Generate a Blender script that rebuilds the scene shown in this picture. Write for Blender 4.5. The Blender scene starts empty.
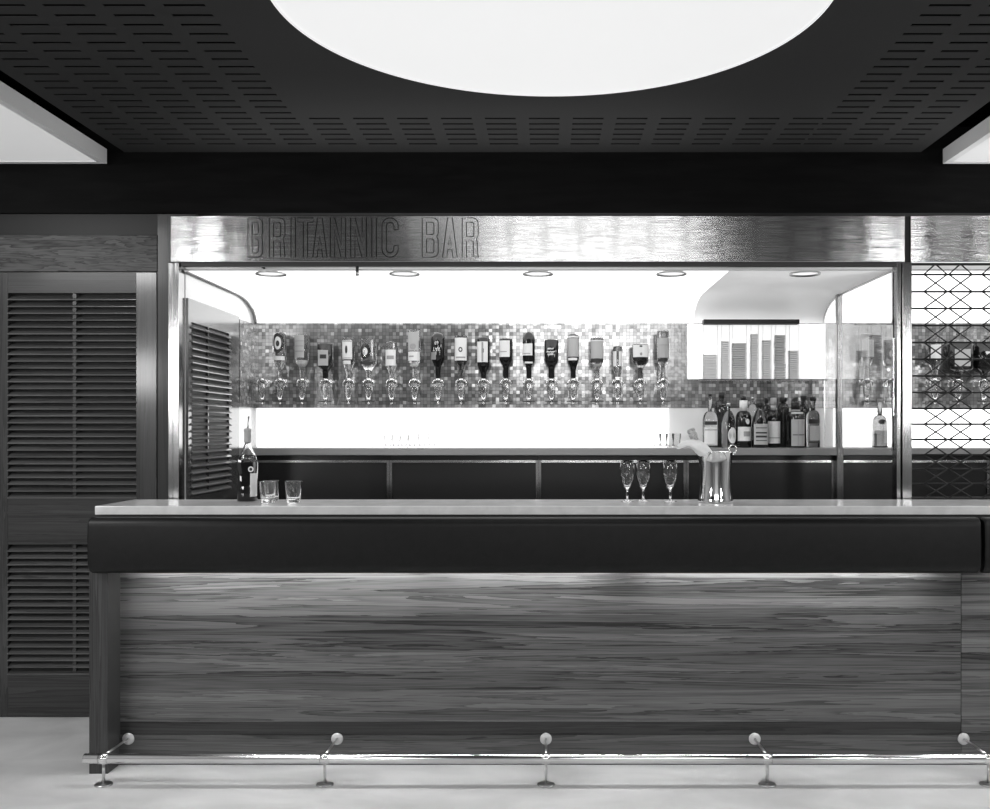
import bpy, bmesh, math, random
from mathutils import Vector, Matrix

random.seed(7)
PI = math.pi
scene = bpy.context.scene
COL = scene.collection

# ------------------------------------------------------------------ camera frame
# panel face of the bar is Y = 0; the camera stands 4.3 m in front of it.
F = 980.0
CAMH = 1.467
CAMY = -4.3


def wx(px, d):
    return (px - 545.0) * d / F


def wz(py, d):
    return CAMH - (py - 430.0) * d / F


def wy(d):
    return CAMY + d


# ------------------------------------------------------------------ materials
def new_mat(name):
    m = bpy.data.materials.new(name)
    m.use_nodes = True
    nt = m.node_tree
    return m, nt, nt.nodes['Principled BSDF']


def g(v):
    return (v, v, v, 1.0)


def plain(name, v, rough=0.5, metal=0.0, coat=0.0, spec=0.5, emit=0.0, trans=0.0, ior=1.45):
    m, nt, b = new_mat(name)
    b.inputs['Base Color'].default_value = g(v)
    b.inputs['Roughness'].default_value = rough
    b.inputs['Metallic'].default_value = metal
    b.inputs['Coat Weight'].default_value = coat
    b.inputs['Coat Roughness'].default_value = 0.08
    b.inputs['Specular IOR Level'].default_value = spec
    b.inputs['Transmission Weight'].default_value = trans
    b.inputs['IOR'].default_value = ior
    if emit:
        b.inputs['Emission Color'].default_value = g(1.0)
        b.inputs['Emission Strength'].default_value = emit
    return m


def N(nt, typ, **kw):
    n = nt.nodes.new(typ)
    for k, v in kw.items():
        setattr(n, k, v)
    return n


def math_n(nt, op, a, b=None, c=None):
    n = nt.nodes.new('ShaderNodeMath')
    n.operation = op
    for i, v in enumerate((a, b, c)):
        if v is None:
            continue
        if hasattr(v, 'is_linked') or hasattr(v, 'links'):
            nt.links.new(v, n.inputs[i])
        else:
            n.inputs[i].default_value = v
    return n.outputs[0]


def wood(name, lo, hi, axis='X', plank=0.0, rough=0.38, coat=0.3, figure=0.0, seed=0.0, across='Z'):
    """Veneer in greys: grain runs along `axis`; plank = board width in metres."""
    m, nt, b = new_mat(name)
    L = nt.links.new
    tc = N(nt, 'ShaderNodeTexCoord')
    sep = N(nt, 'ShaderNodeSeparateXYZ')
    L(tc.outputs['Object'], sep.inputs[0])
    X, Y, Z = sep.outputs
    ax = {'X': X, 'Y': Y, 'Z': Z}[axis]
    ac = {'X': X, 'Y': Y, 'Z': Z}[across]
    pl = None
    if plank:
        wob = N(nt, 'ShaderNodeTexNoise')
        wob.noise_dimensions = '1D'
        wob.inputs['W'].default_value = seed
        cell = math_n(nt, 'FLOOR', math_n(nt, 'DIVIDE', ac, plank))
        wn = N(nt, 'ShaderNodeTexWhiteNoise')
        wn.noise_dimensions = '1D'
        L(math_n(nt, 'ADD', cell, seed + 3.3), wn.inputs['W'])
        pl = wn.outputs['Value']
    # long streaks
    cmb = N(nt, 'ShaderNodeCombineXYZ')
    L(math_n(nt, 'MULTIPLY', ax, 0.7 if figure else 0.38), cmb.inputs[0])
    L(math_n(nt, 'MULTIPLY', ac, 8.0 if figure else 16.0), cmb.inputs[1])
    if pl is not None:
        L(math_n(nt, 'MULTIPLY', pl, 40.0), cmb.inputs[2])
    else:
        cmb.inputs[2].default_value = seed
    n1 = N(nt, 'ShaderNodeTexNoise')
    n1.inputs['Scale'].default_value = 1.0
    n1.inputs['Detail'].default_value = 5.0
    n1.inputs['Roughness'].default_value = 0.6
    n1.inputs['Distortion'].default_value = 0.7
    L(cmb.outputs[0], n1.inputs['Vector'])
    # growth lines: fine contour lines of the streak field
    lines = math_n(nt, 'FRACT', math_n(nt, 'MULTIPLY', n1.outputs['Fac'], 9.0 + 14.0 * figure))
    lines = math_n(nt, 'POWER', lines, 2.0)
    # fibres
    cmb2 = N(nt, 'ShaderNodeCombineXYZ')
    L(math_n(nt, 'MULTIPLY', ax, 5.0), cmb2.inputs[0])
    L(math_n(nt, 'MULTIPLY', ac, 260.0), cmb2.inputs[1])
    cmb2.inputs[2].default_value = seed * 1.7
    n2 = N(nt, 'ShaderNodeTexNoise')
    n2.inputs['Scale'].default_value = 1.0
    n2.inputs['Detail'].default_value = 2.0
    L(cmb2.outputs[0], n2.inputs['Vector'])
    v = math_n(nt, 'MULTIPLY', n1.outputs['Fac'], 0.75)
    v = math_n(nt, 'ADD', v, math_n(nt, 'MULTIPLY', n2.outputs['Fac'], 0.28))
    v = math_n(nt, 'SUBTRACT', v, math_n(nt, 'MULTIPLY', lines, 0.26 + 0.22 * figure))
    if pl is not None:
        v = math_n(nt, 'ADD', v, math_n(nt, 'MULTIPLY', math_n(nt, 'SUBTRACT', pl, 0.5), 0.26))
    mr = N(nt, 'ShaderNodeMapRange')
    mr.inputs['From Min'].default_value = 0.20
    mr.inputs['From Max'].default_value = 0.75
    mr.inputs['To Min'].default_value = lo
    mr.inputs['To Max'].default_value = hi
    L(v, mr.inputs['Value'])
    cc = N(nt, 'ShaderNodeCombineColor')
    for i in range(3):
        L(mr.outputs['Result'], cc.inputs[i])
    L(cc.outputs[0], b.inputs['Base Color'])
    b.inputs['Roughness'].default_value = rough
    b.inputs['Specular IOR Level'].default_value = 0.3
    b.inputs['Coat Weight'].default_value = coat
    b.inputs['Coat Roughness'].default_value = 0.12
    return m


def brushed(name, v, rough=0.22, amount=0.35, axis='X', metal=1.0):
    """Brushed steel: fine scratches along `axis` spread reflections across them."""
    m, nt, b = new_mat(name)
    L = nt.links.new
    geo = N(nt, 'ShaderNodeNewGeometry')
    sep = N(nt, 'ShaderNodeSeparateXYZ')
    L(geo.outputs['Position'], sep.inputs[0])
    cmb = N(nt, 'ShaderNodeCombineXYZ')
    s = {'X': (6.0, 900.0, 6000.0), 'Z': (6000.0, 900.0, 6.0), 'Y': (1900.0, 2.0, 1900.0)}[axis]
    for i in range(3):
        L(math_n(nt, 'MULTIPLY', sep.outputs[i], s[i]), cmb.inputs[i])
    n = N(nt, 'ShaderNodeTexNoise')
    n.inputs['Scale'].default_value = 1.0
    n.inputs['Detail'].default_value = 1.0
    L(cmb.outputs[0], n.inputs['Vector'])
    off = math_n(nt, 'MULTIPLY', math_n(nt, 'SUBTRACT', n.outputs['Fac'], 0.5), amount * 2.0)
    vec = N(nt, 'ShaderNodeCombineXYZ')
    L(off, vec.inputs[{'X': 2, 'Z': 0, 'Y': 2}[axis]])
    add = N(nt, 'ShaderNodeVectorMath', operation='ADD')
    L(geo.outputs['Normal'], add.inputs[0])
    L(vec.outputs[0], add.inputs[1])
    nrm = N(nt, 'ShaderNodeVectorMath', operation='NORMALIZE')
    L(add.outputs[0], nrm.inputs[0])
    L(nrm.outputs[0], b.inputs['Normal'])
    b.inputs['Base Color'].default_value = g(v)
    b.inputs['Metallic'].default_value = metal
    b.inputs['Roughness'].default_value = rough
    return m


def mosaic(name):
    m, nt, b = new_mat(name)
    L = nt.links.new
    geo = N(nt, 'ShaderNodeNewGeometry')
    sep = N(nt, 'ShaderNodeSeparateXYZ')
    L(geo.outputs['Position'], sep.inputs[0])
    T = 0.0205
    u = math_n(nt, 'DIVIDE', math_n(nt, 'ADD', sep.outputs[0], sep.outputs[1]), T)
    w = math_n(nt, 'DIVIDE', sep.outputs[2], T)
    cu, cw = math_n(nt, 'FLOOR', u), math_n(nt, 'FLOOR', w)
    fu, fw = math_n(nt, 'FRACT', u), math_n(nt, 'FRACT', w)
    cmb = N(nt, 'ShaderNodeCombineXYZ')
    L(cu, cmb.inputs[0])
    L(cw, cmb.inputs[1])
    wn = N(nt, 'ShaderNodeTexWhiteNoise')
    L(cmb.outputs[0], wn.inputs['Vector'])
    grout = math_n(nt, 'MAXIMUM', math_n(nt, 'LESS_THAN', fu, 0.09), math_n(nt, 'LESS_THAN', fw, 0.09))
    val = wn.outputs['Value']
    # most tiles are a middling silver, a few are bright, a few dark
    base = math_n(nt, 'ADD', math_n(nt, 'MULTIPLY', val, MOS[1]), MOS[0])
    bright = math_n(nt, 'GREATER_THAN', val, 0.94)
    base = math_n(nt, 'ADD', base, math_n(nt, 'MULTIPLY', bright, 0.22))
    base = math_n(nt, 'MULTIPLY', base, math_n(nt, 'SUBTRACT', 1.0, math_n(nt, 'MULTIPLY', grout, 0.55)))
    cc = N(nt, 'ShaderNodeCombineColor')
    for i in range(3):
        L(base, cc.inputs[i])
    L(cc.outputs[0], b.inputs['Base Color'])
    off = N(nt, 'ShaderNodeVectorMath', operation='SUBTRACT')
    L(wn.outputs['Color'], off.inputs[0])
    off.inputs[1].default_value = (0.5, 0.5, 0.5)
    sc = N(nt, 'ShaderNodeVectorMath', operation='SCALE')
    L(off.outputs[0], sc.inputs[0])
    sc.inputs['Scale'].default_value = 0.035
    add = N(nt, 'ShaderNodeVectorMath', operation='ADD')
    L(geo.outputs['Normal'], add.inputs[0])
    L(sc.outputs[0], add.inputs[1])
    nrm = N(nt, 'ShaderNodeVectorMath', operation='NORMALIZE')
    L(add.outputs[0], nrm.inputs[0])
    L(nrm.outputs[0], b.inputs['Normal'])
    b.inputs['Metallic'].default_value = 0.6
    b.inputs['Roughness'].default_value = 0.16
    return m


def mottled(name, lo, hi, scale, rough=0.4, coat=0.0, stretch=(1, 1, 1), bump=0.0, spec=0.5):
    m, nt, b = new_mat(name)
    L = nt.links.new
    tc = N(nt, 'ShaderNodeTexCoord')
    mp = N(nt, 'ShaderNodeMapping')
    mp.inputs['Scale'].default_value = stretch
    L(tc.outputs['Object'], mp.inputs['Vector'])
    n = N(nt, 'ShaderNodeTexNoise')
    n.inputs['Scale'].default_value = scale
    n.inputs['Detail'].default_value = 6.0
    n.inputs['Distortion'].default_value = 0.6
    L(mp.outputs[0], n.inputs['Vector'])
    mr = N(nt, 'ShaderNodeMapRange')
    mr.inputs['From Min'].default_value = 0.3
    mr.inputs['From Max'].default_value = 0.7
    mr.inputs['To Min'].default_value = lo
    mr.inputs['To Max'].default_value = hi
    L(n.outputs['Fac'], mr.inputs['Value'])
    cc = N(nt, 'ShaderNodeCombineColor')
    for i in range(3):
        L(mr.outputs['Result'], cc.inputs[i])
    L(cc.outputs[0], b.inputs['Base Color'])
    b.inputs['Roughness'].default_value = rough
    b.inputs['Coat Weight'].default_value = coat
    b.inputs['Specular IOR Level'].default_value = spec
    if bump:
        bp = N(nt, 'ShaderNodeBump')
        bp.inputs['Strength'].default_value = bump
        bp.inputs['Distance'].default_value = 0.004
        L(n.outputs['Fac'], bp.inputs['Height'])
        L(bp.outputs[0], b.inputs['Normal'])
    return m


MOS = (0.15, 0.24)
M = {}
M['floor'] = mottled('pale_stone_floor', 0.50, 0.72, 2.2, rough=0.34, stretch=(1.0, 1.6, 1))
M['ceiling'] = plain('dark_ceiling', 0.034, 0.7, spec=0.2)
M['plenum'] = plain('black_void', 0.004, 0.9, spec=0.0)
M['bulkhead'] = mottled('black_bulkhead', 0.002, 0.005, 9.0, rough=0.7, stretch=(0.4, 1, 3), spec=0.08)
M['transom'] = plain('dark_gloss_glass', 0.020, 0.35, spec=0.15)
M['wall'] = plain('room_wall', 0.35, 0.8)
M['fascia_reflector'] = plain('pale_fascia_reflector', 0.85, 0.9)
M['panel_wood'] = wood('walnut_front', 0.012, 0.165, 'X', plank=0.082, rough=0.42, coat=0.15, seed=1.0)
M['panel_wood_b'] = wood('walnut_front_b', 0.012, 0.15, 'X', plank=0.082, rough=0.42, coat=0.15, seed=9.0)
M['band_wood'] = wood('dark_walnut_band', 0.010, 0.055, 'X', rough=0.45, coat=0.1, seed=14.0)
M['base_wood'] = wood('walnut_plinth', 0.02, 0.13, 'X', rough=0.45, coat=0.1, seed=4.0)
M['end_wood'] = wood('walnut_end', 0.012, 0.08, 'Z', rough=0.45, coat=0.1, seed=5.0, across='X')
M['door_wood_x'] = wood('door_rail_wood', 0.015, 0.062, 'X', rough=0.42, coat=0.12, seed=2.0)
M['door_wood_z'] = wood('door_stile_wood', 0.018, 0.058, 'Z', rough=0.26, coat=0.6, seed=6.0, across='X')
M['header_wood'] = wood('header_wood', 0.006, 0.12, 'X', rough=0.5, coat=0.0, figure=0.45, seed=3.0)
M['slat_wood'] = wood('slat_wood', 0.05, 0.13, 'X', rough=0.28, coat=0.5, seed=8.0)
M['slat_wood_y'] = wood('slat_wood_y', 0.10, 0.22, 'Y', rough=0.28, coat=0.5, seed=8.5)
M['side_wood'] = wood('side_wood', 0.03, 0.08, 'Y', rough=0.2, coat=1.0, seed=7.0)
M['jamb'] = wood('jamb_wood', 0.012, 0.03, 'Z', rough=0.4, coat=0.15, seed=11.0, across='X')
M['gloss_panel'] = plain('gloss_pale_panel', 0.60, 0.10, coat=0.6)
M['leather'] = mottled('black_leather', 0.004, 0.007, 30.0, rough=0.42, bump=0.12, spec=0.25)
M['counter'] = mottled('pale_counter', 0.60, 0.72, 14.0, rough=0.14, stretch=(1, 1, 1))
M['back_counter'] = plain('grey_laminate', 0.22, 0.35)
M['black_gloss'] = plain('black_laminate', 0.012, 0.22)
M['black'] = plain('black_paint', 0.012, 0.5)
M['dark'] = plain('dark_channel', 0.02, 0.5)
M['steel'] = brushed('brushed_steel', 0.50, 0.15, 0.42, 'X')
M['steel_v'] = brushed('brushed_steel_upright', 0.34, 0.16, 0.20, 'Z')
M['chrome'] = plain('chrome', 0.82, 0.07, metal=1.0)
M['satin'] = plain('satin_metal', 0.6, 0.28, metal=1.0)
M['rosette'] = plain('dull_metal', 0.55, 0.5, metal=0.35)
M['rail'] = plain('polished_rail', 0.85, 0.16, metal=1.0)
M['line'] = plain('engraved_line', 0.008, 0.8, spec=0.05)
M['white'] = plain('white_paint', 0.85, 0.55)
M['opal_lit'] = plain('lit_opal', 0.85, 0.35, emit=1.7)
M['opal_fill_glow'] = plain('fill_glow_opal', 0.85, 0.45, emit=0.22)  # unlit end of the cove; emission added only to brighten it
M['opal_box'] = plain('lit_opal_box', 0.85, 0.35, emit=0.75)
M['disc'] = plain('ceiling_disc', 0.3, 0.5, emit=0.74)
M['lightbox'] = plain('ceiling_light_box', 0.5, 0.5, emit=0.40)
M['lamp_off'] = plain('frosted_lamp', 0.8, 0.5, emit=0.8)
M['tube'] = plain('fluorescent', 0.9, 0.5, emit=56.0)
M['mosaic'] = mosaic('mirror_mosaic')
M['glass'] = plain('clear_glass', 1.0, 0.0, trans=1.0, ior=1.47)
M['pane'] = plain('window_glass', 1.0, 0.0, trans=1.0, ior=1.45)
M['spirit'] = plain('glass_of_clear_spirit', 0.93, 0.02, trans=1.0, ior=1.38)
M['whisky'] = plain('glass_of_whisky', 0.30, 0.03, trans=1.0, ior=1.38)
M['dark_glass'] = plain('dark_bottle_glass', 0.010, 0.06, spec=0.6)
M['brown_glass'] = plain('brown_bottle_glass', 0.05, 0.05, trans=0.5, ior=1.45)
M['paper'] = plain('label_paper', 0.72, 0.7)
M['paper_grey'] = plain('label_grey', 0.40, 0.7)
M['paper_mid'] = plain('label_mid', 0.22, 0.7)
M['ink'] = plain('label_ink', 0.03, 0.7)
M['ink_mid'] = plain('label_soft_ink', 0.30, 0.7)
M['foil'] = mottled('foil', 0.2, 0.6, 120.0, rough=0.35)
M['linen'] = plain('white_linen', 0.9, 0.9)
M['tube_plastic'] = plain('clear_plastic', 0.98, 0.05, trans=1.0, ior=1.07)
M['packet'] = plain('packet_card', 0.80, 0.7)
M['packet_dark'] = plain('packet_card_grey', 0.55, 0.7)


# ------------------------------------------------------------------ geometry helpers
class MB:
    """Collects shapes (world coordinates) into one mesh."""

    def __init__(self):
        self.bm = bmesh.new()
        self.smooth = []

    def box(self, x0, x1, y0, y1, z0, z1):
        v = [self.bm.verts.new((x, y, z)) for z in (z0, z1) for y in (y0, y1) for x in (x0, x1)]
        for f in ((0, 2, 3, 1), (4, 5, 7, 6), (0, 1, 5, 4), (2, 6, 7, 3), (0, 4, 6, 2), (1, 3, 7, 5)):
            self.bm.faces.new([v[i] for i in f])
        return v

    def rbox(self, c, size, rot):
        """box of `size` about c turned by the matrix rot"""
        v = self.box(-size[0] / 2, size[0] / 2, -size[1] / 2, size[1] / 2, -size[2] / 2, size[2] / 2)
        for q in v:
            q.co = rot @ q.co + Vector(c)

    def quad(self, pts):
        self.bm.faces.new([self.bm.verts.new(p) for p in pts])

    def prism(self, poly, a0, a1, axis='X'):
        """closed polygon extruded along an axis; poly holds the other two coordinates in order"""
        def mk(p, a):
            if axis == 'X':
                return (a, p[0], p[1])
            if axis == 'Y':
                return (p[0], a, p[1])
            return (p[0], p[1], a)
        A = [self.bm.verts.new(mk(p, a0)) for p in poly]
        B = [self.bm.verts.new(mk(p, a1)) for p in poly]
        n = len(poly)
        for i in range(n):
            self.bm.faces.new((A[i], A[(i + 1) % n], B[(i + 1) % n], B[i]))
        self.bm.faces.new(A[::-1])
        self.bm.faces.new(B)

    def sheet(self, line, a0, a1, axis='X'):
        def mk(p, a):
            return (a, p[0], p[1]) if axis == 'X' else (p[0], a, p[1])
        A = [self.bm.verts.new(mk(p, a0)) for p in line]
        B = [self.bm.verts.new(mk(p, a1)) for p in line]
        for i in range(len(line) - 1):
            f = self.bm.faces.new((A[i], A[i + 1], B[i + 1], B[i]))
            f.smooth = True

    def lathe(self, prof, c=(0, 0, 0), seg=24, sq=0.0, rot=None, cap=True):
        """prof: list of (r, z). sq > 0 squares the section off."""
        rings = []
        for r, z in prof:
            ring = []
            for i in range(seg):
                a = 2 * PI * i / seg
                k = 1.0
                if sq:
                    p = sq
                    k = 1.0 / ((abs(math.cos(a)) ** p + abs(math.sin(a)) ** p) ** (1.0 / p))
                q = Vector((r * k * math.cos(a), r * k * math.sin(a), z))
                if rot is not None:
                    q = rot @ q
                ring.append(self.bm.verts.new(q + Vector(c)))
            rings.append(ring)
        for A, B in zip(rings, rings[1:]):
            for i in range(seg):
                f = self.bm.faces.new((A[i], A[(i + 1) % seg], B[(i + 1) % seg], B[i]))
                f.smooth = True
        if cap:
            self.bm.faces.new(rings[0][::-1])
            self.bm.faces.new(rings[-1])

    def tube(self, pts, r, seg=8, closed=False):
        pts = [Vector(p) for p in pts]
        n = len(pts)
        rings = []
        for i, p in enumerate(pts):
            if closed:
                t = pts[(i + 1) % n] - pts[i - 1]
            else:
                t = pts[min(i + 1, n - 1)] - pts[max(i - 1, 0)]
            t.normalize()
            up = Vector((0, 1, 0)) if abs(t.y) < 0.9 else Vector((1, 0, 0))
            a = t.cross(up).normalized()
            b = a.cross(t).normalized()
            rings.append([self.bm.verts.new(p + r * (math.cos(2 * PI * k / seg) * a + math.sin(2 * PI * k / seg) * b))
                          for k in range(seg)])
        m = n if closed else n - 1
        for i in range(m):
            A, B = rings[i], rings[(i + 1) % n]
            for k in range(seg):
                f = self.bm.faces.new((A[k], A[(k + 1) % seg], B[(k + 1) % seg], B[k]))
                f.smooth = True
        if not closed:
            self.bm.faces.new(rings[0][::-1])
            self.bm.faces.new(rings[-1])

    def patch(self, prof, a0, a1, c=(0, 0, 0), n=10, sq=0.0):
        """part of a lathe surface, angles in degrees, 0 = towards the camera (-Y), positive = right"""
        rows = []
        for r, z in prof:
            row = []
            for i in range(n + 1):
                a = math.radians(-90 + a0 + (a1 - a0) * i / n)
                k = 1.0
                if sq:
                    k = 1.0 / ((abs(math.cos(a)) ** sq + abs(math.sin(a)) ** sq) ** (1.0 / sq))
                row.append(self.bm.verts.new(Vector((r * k * math.cos(a), r * k * math.sin(a), z)) + Vector(c)))
            rows.append(row)
        for A, B in zip(rows, rows[1:]):
            for i in range(n):
                f = self.bm.faces.new((A[i], A[i + 1], B[i + 1], B[i]))
                f.smooth = True

    def build(self, name, mat, parent=None, bevel=0.0, recalc=True, subsurf=0, solid=0.0):
        if recalc:
            bmesh.ops.recalc_face_normals(self.bm, faces=self.bm.faces[:])
        off = Vector((0, 0, 0))
        if parent is not None:
            p = parent
            while p is not None:
                off += p.location
                p = p.parent
        else:
            # a lone mesh sits at its own base
            if self.bm.verts:
                xs = [v.co.x for v in self.bm.verts]
                ys = [v.co.y for v in self.bm.verts]
                zs = [v.co.z for v in self.bm.verts]
                off = Vector(((min(xs) + max(xs)) / 2, (min(ys) + max(ys)) / 2, min(zs)))
        for v in self.bm.verts:
            v.co -= off
        me = bpy.data.meshes.new(name)
        self.bm.to_mesh(me)
        self.bm.free()
        me.materials.append(mat if not isinstance(mat, str) else M[mat])
        o = bpy.data.objects.new(name, me)
        COL.objects.link(o)
        if parent is not None:
            o.parent = parent
        else:
            o.location = off
        if solid:
            s = o.modifiers.new('thickness', 'SOLIDIFY')
            s.thickness = solid
            s.offset = 0
        if bevel:
            bv = o.modifiers.new('edges', 'BEVEL')
            bv.width = bevel
            bv.segments = 2
            bv.limit_method = 'ANGLE'
        if subsurf:
            s = o.modifiers.new('smooth', 'SUBSURF')
            s.levels = subsurf
            s.render_levels = subsurf
        return o


def tag(o, label=None, cat=None, group=None, kind=None):
    if label:
        o['label'] = label
    if cat:
        o['category'] = cat
    if group:
        o['group'] = group
    if kind:
        o['kind'] = kind
    return o


def thing(name, loc, label, cat, group=None):
    o = bpy.data.objects.new(name, None)
    o.empty_display_size = 0.05
    o.location = loc
    COL.objects.link(o)
    return tag(o, label, cat, group)


def copy_tree(o, parent=None, first=True):
    c = o.copy()
    COL.objects.link(c)
    c.parent = parent
    for ch in list(o.children):
        copy_tree(ch, c)
    return c


def struct(name, mb, mat, parent=None, label=None, cat=None, **kw):
    o = mb.build(name, mat, parent, **kw)
    if parent is None:
        tag(o, label, cat, None, 'structure')
    return o


def bx(*a):
    m = MB()
    m.box(*a)
    return m


def arc(cx, cz, r, a0, a1, n=6):
    return [(cx + r * math.cos(math.radians(a0 + (a1 - a0) * i / n)),
             cz + r * math.sin(math.radians(a0 + (a1 - a0) * i / n))) for i in range(n + 1)]


# ------------------------------------------------------------------ key places
H = 1.423
CEIL = CAMH + H                 # ceiling height
D_DOOR = 5.0                    # louvred door plane
D_FAC = 4.65                    # steel facade of the bar opening
D_REAR = 5.845                  # mosaic wall
D_BACK = 5.56                   # front of back counter
XL, XR = -1.735, 1.665          # side walls of the bar recess
Z_SOF = 2.236                   # soffit
Z_T1, Z_T0 = wz(323, D_REAR), wz(408, D_REAR)   # mosaic band
Z_BC = 1.365                    # back counter top
Z_CT = 1.141                    # front counter top
XBAR = -1.945

# ------------------------------------------------------------------ the room
struct('floor', bx(-4.6, 5.0, -7.2, 2.2, -0.06, 0.0), 'floor', label='pale polished stone floor in front of the bar', cat='floor')

# slotted ceiling, built in strips so that every slot is a real opening
cm = MB()
SLOT, PITCH, ROW, SW = 0.141, 0.201, 0.0795, 0.020
EX0, EX1 = -2.154, 1.925
D0 = 3.285


def slots_for(d):
    starts = [-1.280 + PITCH * k for k in range(-5, 13)] + [1.287 + PITCH * k for k in range(0, 3)]
    out = []
    for s in starts:
        if s < EX0 + 0.05 or s + SLOT > EX1 - 0.03:
            continue
        if -1.2 < s < 1.2 and abs(d - 3.28) < 1.16:
            continue
        out.append((s, s + SLOT))
    return sorted(out)


dprev = 1.9
for n in range(-16, 21):
    d = D0 + ROW * n
    a, b_ = d - SW / 2, d + SW / 2
    if a < dprev:
        continue
    cm.box(EX0, EX1, wy(dprev), wy(a), CEIL, CEIL + 0.003)
    x = EX0
    for s0, s1 in slots_for(d):
        cm.box(x, s0, wy(a), wy(b_), CEIL, CEIL + 0.003)
        x = s1
    cm.box(x, EX1, wy(a), wy(b_), CEIL, CEIL + 0.003)
    dprev = b_
cm.box(EX0, EX1, wy(dprev), wy(5.03), CEIL, CEIL + 0.003)
cm.box(EX0, EX1, -7.2, wy(1.9), CEIL, CEIL + 0.003)
struct('ceiling', cm, 'ceiling', label='dark ceiling perforated with rows of short slots', cat='ceiling')
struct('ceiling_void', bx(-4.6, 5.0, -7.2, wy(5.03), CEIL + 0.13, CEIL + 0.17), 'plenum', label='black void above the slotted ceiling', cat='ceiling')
struct('wall_bulkhead', bx(-4.6, 5.0, wy(5.02), wy(5.10), wz(213, 5.02), CEIL + 0.13), 'bulkhead',
       label='black bulkhead wall over the bar front', cat='wall')

# room shell behind the camera
struct('wall_left', bx(-4.68, -4.6, -7.2, 2.2, 0, CEIL + 0.17), 'wall', label='room wall at far left', cat='wall')
struct('wall_right', bx(5.0, 5.08, -7.2, 2.2, 0, CEIL + 0.17), 'wall', label='room wall at far right', cat='wall')
struct('wall_front', bx(-4.6, 5.0, -7.28, -7.2, 0, CEIL + 0.17), 'wall', label='room wall behind the viewer', cat='wall')
struct('trim_1', bx(-0.8, 1.8, -7.2, -7.17, 0.3, 2.6), 'fascia_reflector', label='pale panelling added unseen on the wall behind the viewer', cat='reflector')  # unseen pale sheet, added so the steel fascia has something to reflect

# round ceiling light
t = thing('ceiling_light', (0.023, wy(3.235), CEIL), 'huge round white luminous disc set in the dark ceiling', 'ceiling light')
m = MB()
m.lathe([(0.915, CEIL - 0.004), (0.915, CEIL - 0.0005)], (0.023, wy(3.235), 0), seg=128)
m.build('diffuser', 'disc', t)
m = MB()
m.lathe([(0.915, CEIL - 0.006), (0.928, CEIL - 0.006), (0.928, CEIL - 0.0005), (0.915, CEIL - 0.0005)], (0.023, wy(3.235), 0), seg=128, cap=False)
m.build('rim', 'disc', t)

# square luminous boxes either side


def light_box(xa, xb, label):
    ya, yb = wy(3.4), wy(5.0)
    zb = wz(163.8, 5.0)
    t = thing('ceiling_light_box', ((xa + xb) / 2, (ya + yb) / 2, zb), label, 'ceiling light', 'square light boxes in the ceiling')
    w = 0.035
    f = MB()
    f.box(xa, xb, ya, ya + w, zb, CEIL)
    f.box(xa, xb, yb - w, yb, zb, CEIL)
    f.box(xa, xa + w, ya + w, yb - w, zb, CEIL)
    f.box(xb - w, xb, ya + w, yb - w, zb, CEIL)
    f.build('frame', 'white', t)
    bx(xa + w, xb - w, ya + w, yb - w, zb + 0.004, zb + 0.012).build('diffuser', 'lightbox', t)
    bx(xa, xb, ya, yb, CEIL + 0.0, CEIL + 0.01).build('back_plate', 'white', t)


light_box(-3.75, -2.235, 'square white light box hanging from the ceiling at left')
light_box(2.03, 3.6, 'square white light box hanging from the ceiling at right')

# ------------------------------------------------------------------ louvred door wall at left
YD = wy(D_DOOR)
struct('wall_door_transom', bx(-4.6, XL - 0.055, wy(5.04), wy(5.06), wz(235, 5.04), wz(205, 5.04)), 'transom',
       label='dark glass strip above the louvred door', cat='wall')
struct('trim_2', bx(-4.4, wx(157, D_DOOR), YD, YD + 0.05, wz(271.5, D_DOOR), wz(235, D_DOOR)), 'header_wood', bevel=0.002,
       label='figured wood header over the louvred door', cat='header')
struct('trim_3', bx(wx(157.6, 5.006), XL - 0.055, wy(5.006), wy(5.08), 0, wz(214.3, 5.006)), 'jamb',
       label='dark wood jamb between the louvred door and the steel post', cat='jamb')


def louvre(name, mb_ax, parent, a0, a1, z0, z1, pitch, depth, thick, y, mat, rod):
    """slats running along X between a0 and a1, tilted so their front edge is low"""
    m = MB()
    n = int((z1 - z0) / pitch + 0.3)
    for i in range(n):
        z = z1 - pitch * (i + 0.72)
        rot = Matrix.Rotation(math.radians(27), 3, 'X')
        m.rbox(((a0 + a1) / 2, y + 0.018, z), (a1 - a0, depth, thick), rot)
    o = m.build(name, mat, parent, bevel=0.003)
    if rod is not None:
        r = MB()
        r.box(rod - 0.009, rod + 0.009, y + 0.010, y + 0.022, z0, z1)
        r.build('tilt_rod', 'door_wood_z', o)
    return o


def px_door(p):
    return wx(p, D_DOOR)


def zd(p):
    return wz(p, D_DOOR)


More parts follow.
